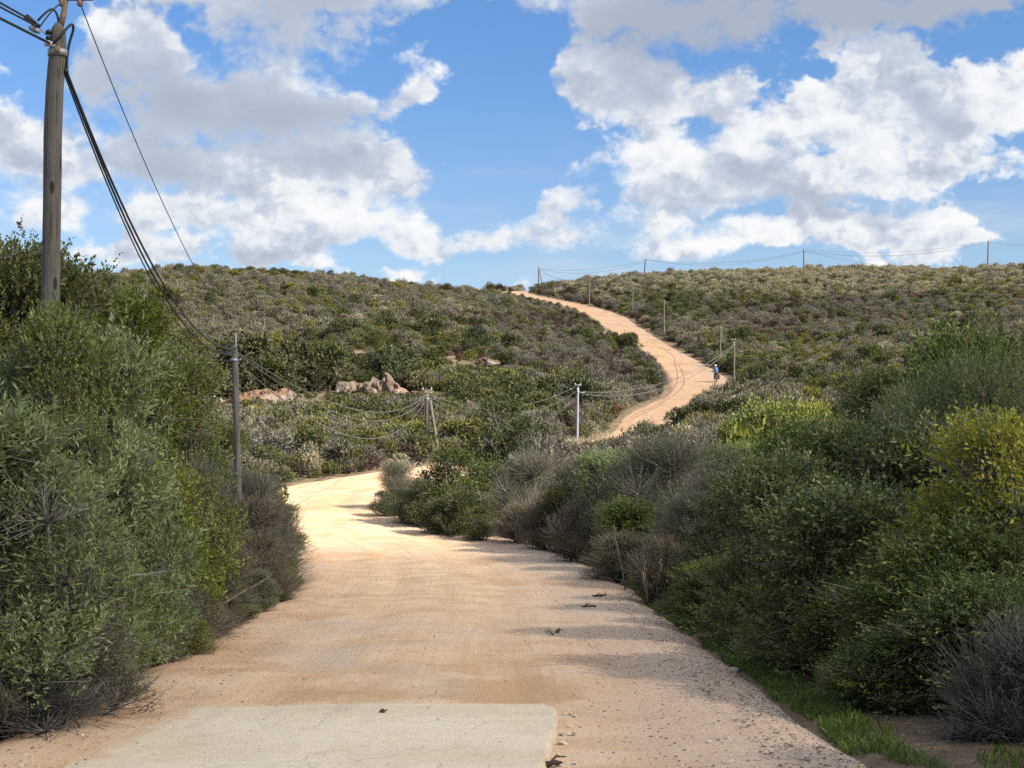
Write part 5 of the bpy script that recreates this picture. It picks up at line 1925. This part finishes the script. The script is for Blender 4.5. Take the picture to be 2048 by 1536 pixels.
splice()
cable(dz('two', -.12, .03), dz('three', -.05, -.05), 1.05, 'upper cable between the second pole and the propped pole', .010, 'wire')
cable(dz('two', -.15, .03), dz('three', -.15, -.05), 1.3, 'middle cable between the second pole and the propped pole', .010, 'wire')
cable(dz('two', -.30, .03), dz('three', -.35, -.05), 1.75, 'lowest cable between the second pole and the propped pole', .010, 'wire')
cable(dz('three', -.1, .1), dz('four', .12, -.1), 1.0, 'top wire between the propped pole and the metal pole', .010, 'wire')
cable(dz('three', -.2, .1), dz('four', -.25, -.1), 1.3, 'middle wire between the propped pole and the metal pole', .010, 'wire')
cable(dz('three', -.3, .1), dz('four', -.55, -.05), 1.9, 'sagging pair cable between the propped pole and the metal pole', .010, 'wire')
cable(dz('three', -.35, .1), dz('four', -.68, -.05), 1.95, 'lower sagging cable between the propped pole and the metal pole', .010, 'wire')
cable(dz('four', -.3, .3), dz('five', -.3), 1.3, 'upper cable crossing the road from the metal pole to the pole by the cyclist', .02, 'wire')
cable(dz('four', -.45, .3), dz('five', -.45), 1.6, 'lower cable crossing the road from the metal pole to the pole by the cyclist', .02, 'wire')
cable(dz('five', -.2), dz('six', -.2), .9, 'cable dropping from the pole above the cyclist', .022, 'wire')
cable(dz('five', -.5), dz('six', -.5), 1.2, 'second cable dropping from the pole above the cyclist', .022, 'wire')
cable(dz('six', -.2), dz('seven', -.2), 1.6, 'cable over the dark bushes between the third and fourth roadside poles', .022, 'wire')
cable(dz('seven', -.2), dz('eight', -.2), 1.0, 'cable over the upper bend of the road', .02, 'wire')
cable(dz('eight', -.2), dz('nine', -.2), 1.0, 'cable along the bank of the highest road stretch', .02, 'wire')
cable(dz('nine', 0), dz('ten', -.5), 1.3, 'cable dropping from the two-legged pole over the bank', .03)
cable(dz('ten', -.4), dz('eleven', -.3), 1.1, 'upper cable from the two-legged pole along the crest', .028)
cable(dz('ten', -.55), dz('eleven', -.6), 1.7, 'lower cable from the two-legged pole along the crest', .026)
cable(dz('eleven', -.2), dz('twelve', -.5), 1.7, 'upper crest cable ending at the straight middle pole', .028)
cable(dz('eleven', -.3), dz('twelve', -.65), 2.1, 'lower crest cable ending at the straight middle pole', .026)
cable(dz('twelve', -.1), dz('thirteen', -.1), 1.6, 'topmost faint crest wire leading to the far end pole', .016)
cable(dz('twelve', -.5), dz('thirteen', -.5), 2.0, 'middle crest cable leading to the far end pole', .028)
cable(dz('twelve', -.5), np.array([at(1900, 372), 372, zrow(540, 372)]), 1.0, 'crest cable dipping out of sight behind the hill', .026)
cable(dz('thirteen', -.4), np.array([at(2500, 350), 350, zrow(470, 350)]), 2.2, 'crest cable leading out of the picture from the far end pole', .028)

# ------------------------------------------------------------------ the cyclist
M['jersey'] = plain_mat('blue_jersey', (0.04, 0.13, 0.38), 0.7, 0.2)
M['shorts'] = plain_mat('black_shorts', (0.012, 0.012, 0.014), 0.8, 0.2)
M['skin'] = plain_mat('skin', (0.42, 0.26, 0.18), 0.6, 0.3)
M['helmet'] = plain_mat('white_helmet', (0.75, 0.75, 0.72), 0.4, 0.4)
M['paint'] = plain_mat('bicycle_paint', (0.03, 0.03, 0.035), 0.4, 0.5)
M['bag'] = plain_mat('black_pannier', (0.014, 0.013, 0.017), 0.6, 0.3)
M['reflector'] = plain_mat('pale_reflector', (0.55, 0.45, 0.45), 0.3, 0.5)
M['hair'] = plain_mat('dark_hair', (0.03, 0.02, 0.015), 0.8, 0.2)


def skin_body(name, verts, edges, rads, mat, parent, root=0, sub=1):
    me_ = bpy.data.meshes.new(name)
    me_.from_pydata(verts, edges, [])
    me_.update()
    me_.materials.append(M[mat])
    o = link(name, me_, parent)
    md = o.modifiers.new('skin', 'SKIN')
    md.use_smooth_shade = True
    lay = me_.skin_vertices[0].data if me_.skin_vertices else None
    if lay is None:
        bpy.context.view_layer.update()
        lay = me_.skin_vertices[0].data
    for i, r in enumerate(rads):
        lay[i].radius = (r, r)
        lay[i].use_root = (i == root)
    s = o.modifiers.new('smooth', 'SUBSURF')
    s.levels = s.render_levels = sub
    return o


def cyclist():
    d = 159.0
    x = at(1431, d)
    z = on_road(x, d)
    slope = math.atan((gz(x, d + 1) - gz(x, d - 1)) / 2)
    rot = (slope, 0, math.radians(4))

    def root(name, label, cat):
        o = empty(name, (x, d, z), label, cat)
        o.rotation_euler = rot
        return o
    # bicycle: forward is +Y, wheels of 0.34 m at y -0.52 and +0.53
    b = root('bicycle', 'loaded touring bicycle ridden up the dirt road', 'bicycle')
    for cyw in (-0.52, 0.53):
        th = np.linspace(0, 2 * np.pi, 33)
        ring = np.stack([0 * th, cyw + .33 * np.cos(th), .35 + .33 * np.sin(th)], 1)
        wh = Geo()
        wh.tube([(-.05, cyw, .35), (.05, cyw, .35)], .03, 8)
        for a in np.arange(0, 6.28, 6.283 / 12):
            wh.tube([(0.02 * math.cos(a * 3), cyw, .35), (0, cyw + .31 * math.cos(a), .35 + .31 * math.sin(a))], .003, 4)
        wo_ = wh.build('wheel', M['steel'], b)
        t_ = Geo()
        t_.tube(ring, .026, 8, False)
        t_.build('tyre', M['black'], wo_)
        t_ = Geo()
        t_.tube(np.stack([ring[:, 0], cyw + (ring[:, 1] - cyw) * .91, .35 + (ring[:, 2] - .35) * .91], 1), .012, 6, False)
        t_.build('rim', M['steel'], wo_)
    f = Geo()
    bb, seat, head, headl = (0, -.08, .30), (0, -.24, .82), (0, .40, .80), (0, .42, .68)
    for p, q, r in ((bb, seat, .016), (seat, head, .016), (bb, headl, .019), (head, headl, .02)):
        f.tube([p, q], r, 8)
    for s in (-.05, .05):
        f.tube([(s * .6, -.08, .30), (s, -.52, .35)], .010, 6)
        f.tube([(s * .3, -.23, .78), (s, -.52, .35)], .009, 6)
        f.tube([(s, .45, .62), (s, .53, .35)], .012, 6)
    f.build('frame', M['paint'], b)
    h = Geo()
    h.tube([(0, .40, .80), (0, .39, .98)], .014, 8)
    h.tube([(-.30, .30, 1.0), (-.2, .38, 1.0), (0, .40, .99), (.2, .38, 1.0), (.30, .30, 1.0)], .013, 8)
    h.build('handlebar', M['paint'], b)
    s_ = Geo()
    s_.tube([(0, -.38, .96), (0, -.32, .97), (0, -.22, .965), (0, -.10, .95)], [.06, .08, .045, .02], 10)
    s_.tube([(0, -.24, .80), (0, -.26, .95)], .014, 8)
    s_.build('saddle', M['black'], b)
    k_ = Geo()
    for s in (-.09, .09):
        k_.tube([(s, -.30, .74), (s, -.75, .74)], .007, 6)
        k_.tube([(s, -.70, .74), (s, -.52, .36)], .007, 6)
    k_.tube([(-.09, -.75, .74), (.09, -.75, .74)], .007, 6)
    k_.build('rack', M['steel'], b)
    c_ = Geo()
    c_.tube([(.06, -.08, .30), (.07, -.08, .15), (.13, -.08, .14)], .012, 6)
    c_.tube([(-.06, -.08, .30), (-.07, -.08, .46), (-.13, -.08, .46)], .012, 6)
    c_.build('crank', M['steel'], b)
    for s, lab in ((-1, 'black pannier bag hanging on the bicycle, smaller and higher'), (1, 'black pannier bag hanging on the bicycle, bigger and lower')):
        p = root('pannier_bag', lab, 'bag')
        g_ = Geo()
        g_.box((s * .20, -.55, .53 if s > 0 else .55), (.19, .32, .40 if s > 0 else .36), None, .2)
        g_.build('body', M['bag'], p)
        g_ = Geo()
        g_.box((s * .20, -.55, .76), (.18, .30, .07), None, .3)
        g_.build('lid', M['bag'], p)
        g_ = Geo()
        g_.box((s * .20, -.72, .50), (.05, .015, .05))
        g_.build('reflector', M['reflector'], p)
    p = root('bag', 'dark roll bag strapped on the rack behind the saddle', 'bag')
    g_ = Geo()
    g_.tube([(-.17, -.55, .84), (-.14, -.55, .84), (.14, -.55, .84), (.17, -.55, .84)], [.05, .085, .085, .05], 12)
    g_.build('body', M['bag'], p)
    g_ = Geo()
    g_.tube([(-.02, -.55, .84), (.02, -.55, .84)], .09, 12)
    g_.build('strap', M['shorts'], p)
    # rider
    r = root('person', 'cyclist in a blue jersey, black shorts and white helmet riding away', 'person')
    V, E, Rr = [], [], []

    def chain(start, pts):
        prev = start
        for (q, rad) in pts:
            V.append(q)
            Rr.append(rad)
            if prev is not None:
                E.append((prev, len(V) - 1))
            prev = len(V) - 1
        return prev
    pel = chain(None, [((0, -.28, 1.0), .145)])
    chest = chain(pel, [((0, -.20, 1.14), .135), ((0, -.08, 1.30), .15), ((0, .02, 1.42), .15)])
    neck = chain(chest, [((0, .08, 1.50), .06)])
    chain(neck, [((0, .11, 1.57), .075), ((0, .13, 1.65), .10), ((0, .13, 1.72), .085)])
    for s in (-1, 1):
        wr = chain(chest, [((s * .17, .02, 1.43), .068), ((s * .25, .10, 1.24), .048), ((s * .28, .22, 1.09), .036), ((s * .27, .28, 1.04), .03)])
        hand = chain(wr, [((s * .26, .33, 1.03), .034)])
        for kf in range(4):
            chain(hand, [((s * (.22 + .025 * kf), .38, 1.03), .010), ((s * (.22 + .025 * kf), .40, 1.0), .009), ((s * (.22 + .025 * kf), .37, .985), .008)])
        chain(hand, [((s * .215, .33, 1.01), .011), ((s * .20, .36, .995), .009)])
        up_ = s > 0
        knee = (s * .12, .14, .60) if up_ else (s * .12, .13, .72)
        foot = (s * .13, -.12, .20) if up_ else (s * .13, -.12, .50)
        an = chain(pel, [((s * .09, -.22, .95), .105), ((s * .11, -.02, .5 * (.92 + knee[2])), .082), (knee, .06), ((s * .125, (knee[1] + foot[1]) / 2 - .02, (knee[2] + foot[2]) / 2), .056), (foot, .036)])
        chain(an, [((s * .13, -.04, foot[2] - .06), .036), ((s * .13, .06, foot[2] - .07), .03)])
    skin_body('body', V, E, Rr, 'skin', r)
    jv = [(0, -.28, 1.03), (0, -.20, 1.15), (0, -.08, 1.31), (0, .02, 1.43), (0, .07, 1.49), (-.17, .02, 1.43), (-.235, .085, 1.27), (.17, .02, 1.43), (.235, .085, 1.27)]
    skin_body('jersey', jv, [(0, 1), (1, 2), (2, 3), (3, 4), (3, 5), (5, 6), (3, 7), (7, 8)], [.165, .165, .18, .175, .08, .085, .068, .085, .068], 'jersey', r)
    sv = [(0, -.28, .99), (-.09, -.22, .95), (-.115, .04, .80), (.09, -.22, .95), (.115, .04, .74)]
    skin_body('shorts', sv, [(0, 1), (1, 2), (0, 3), (3, 4)], [.17, .125, .095, .125, .095], 'shorts', r)
    g_ = Geo()
    g_.tube([(0, .13, 1.66), (0, .125, 1.70), (0, .12, 1.75), (0, .115, 1.79), (0, .11, 1.81)], [.118, .135, .125, .085, .02], 14)
    g_.build('helmet', M['helmet'], r)
    g_ = Geo()
    g_.tube([(0, .075, 1.55), (0, .07, 1.62), (0, .08, 1.68)], [.05, .085, .09], 10)
    g_.build('hair', M['hair'], r)
    for s, fz in ((-1, .50), (1, .20)):
        g_ = Geo()
        g_.tube([(s * .13, -.16, fz - .05), (s * .13, -.06, fz - .065), (s * .13, .06, fz - .075), (s * .13, .10, fz - .075)], [.035, .048, .042, .02], 8)
        g_.build('shoe', M['black'], r)


cyclist()
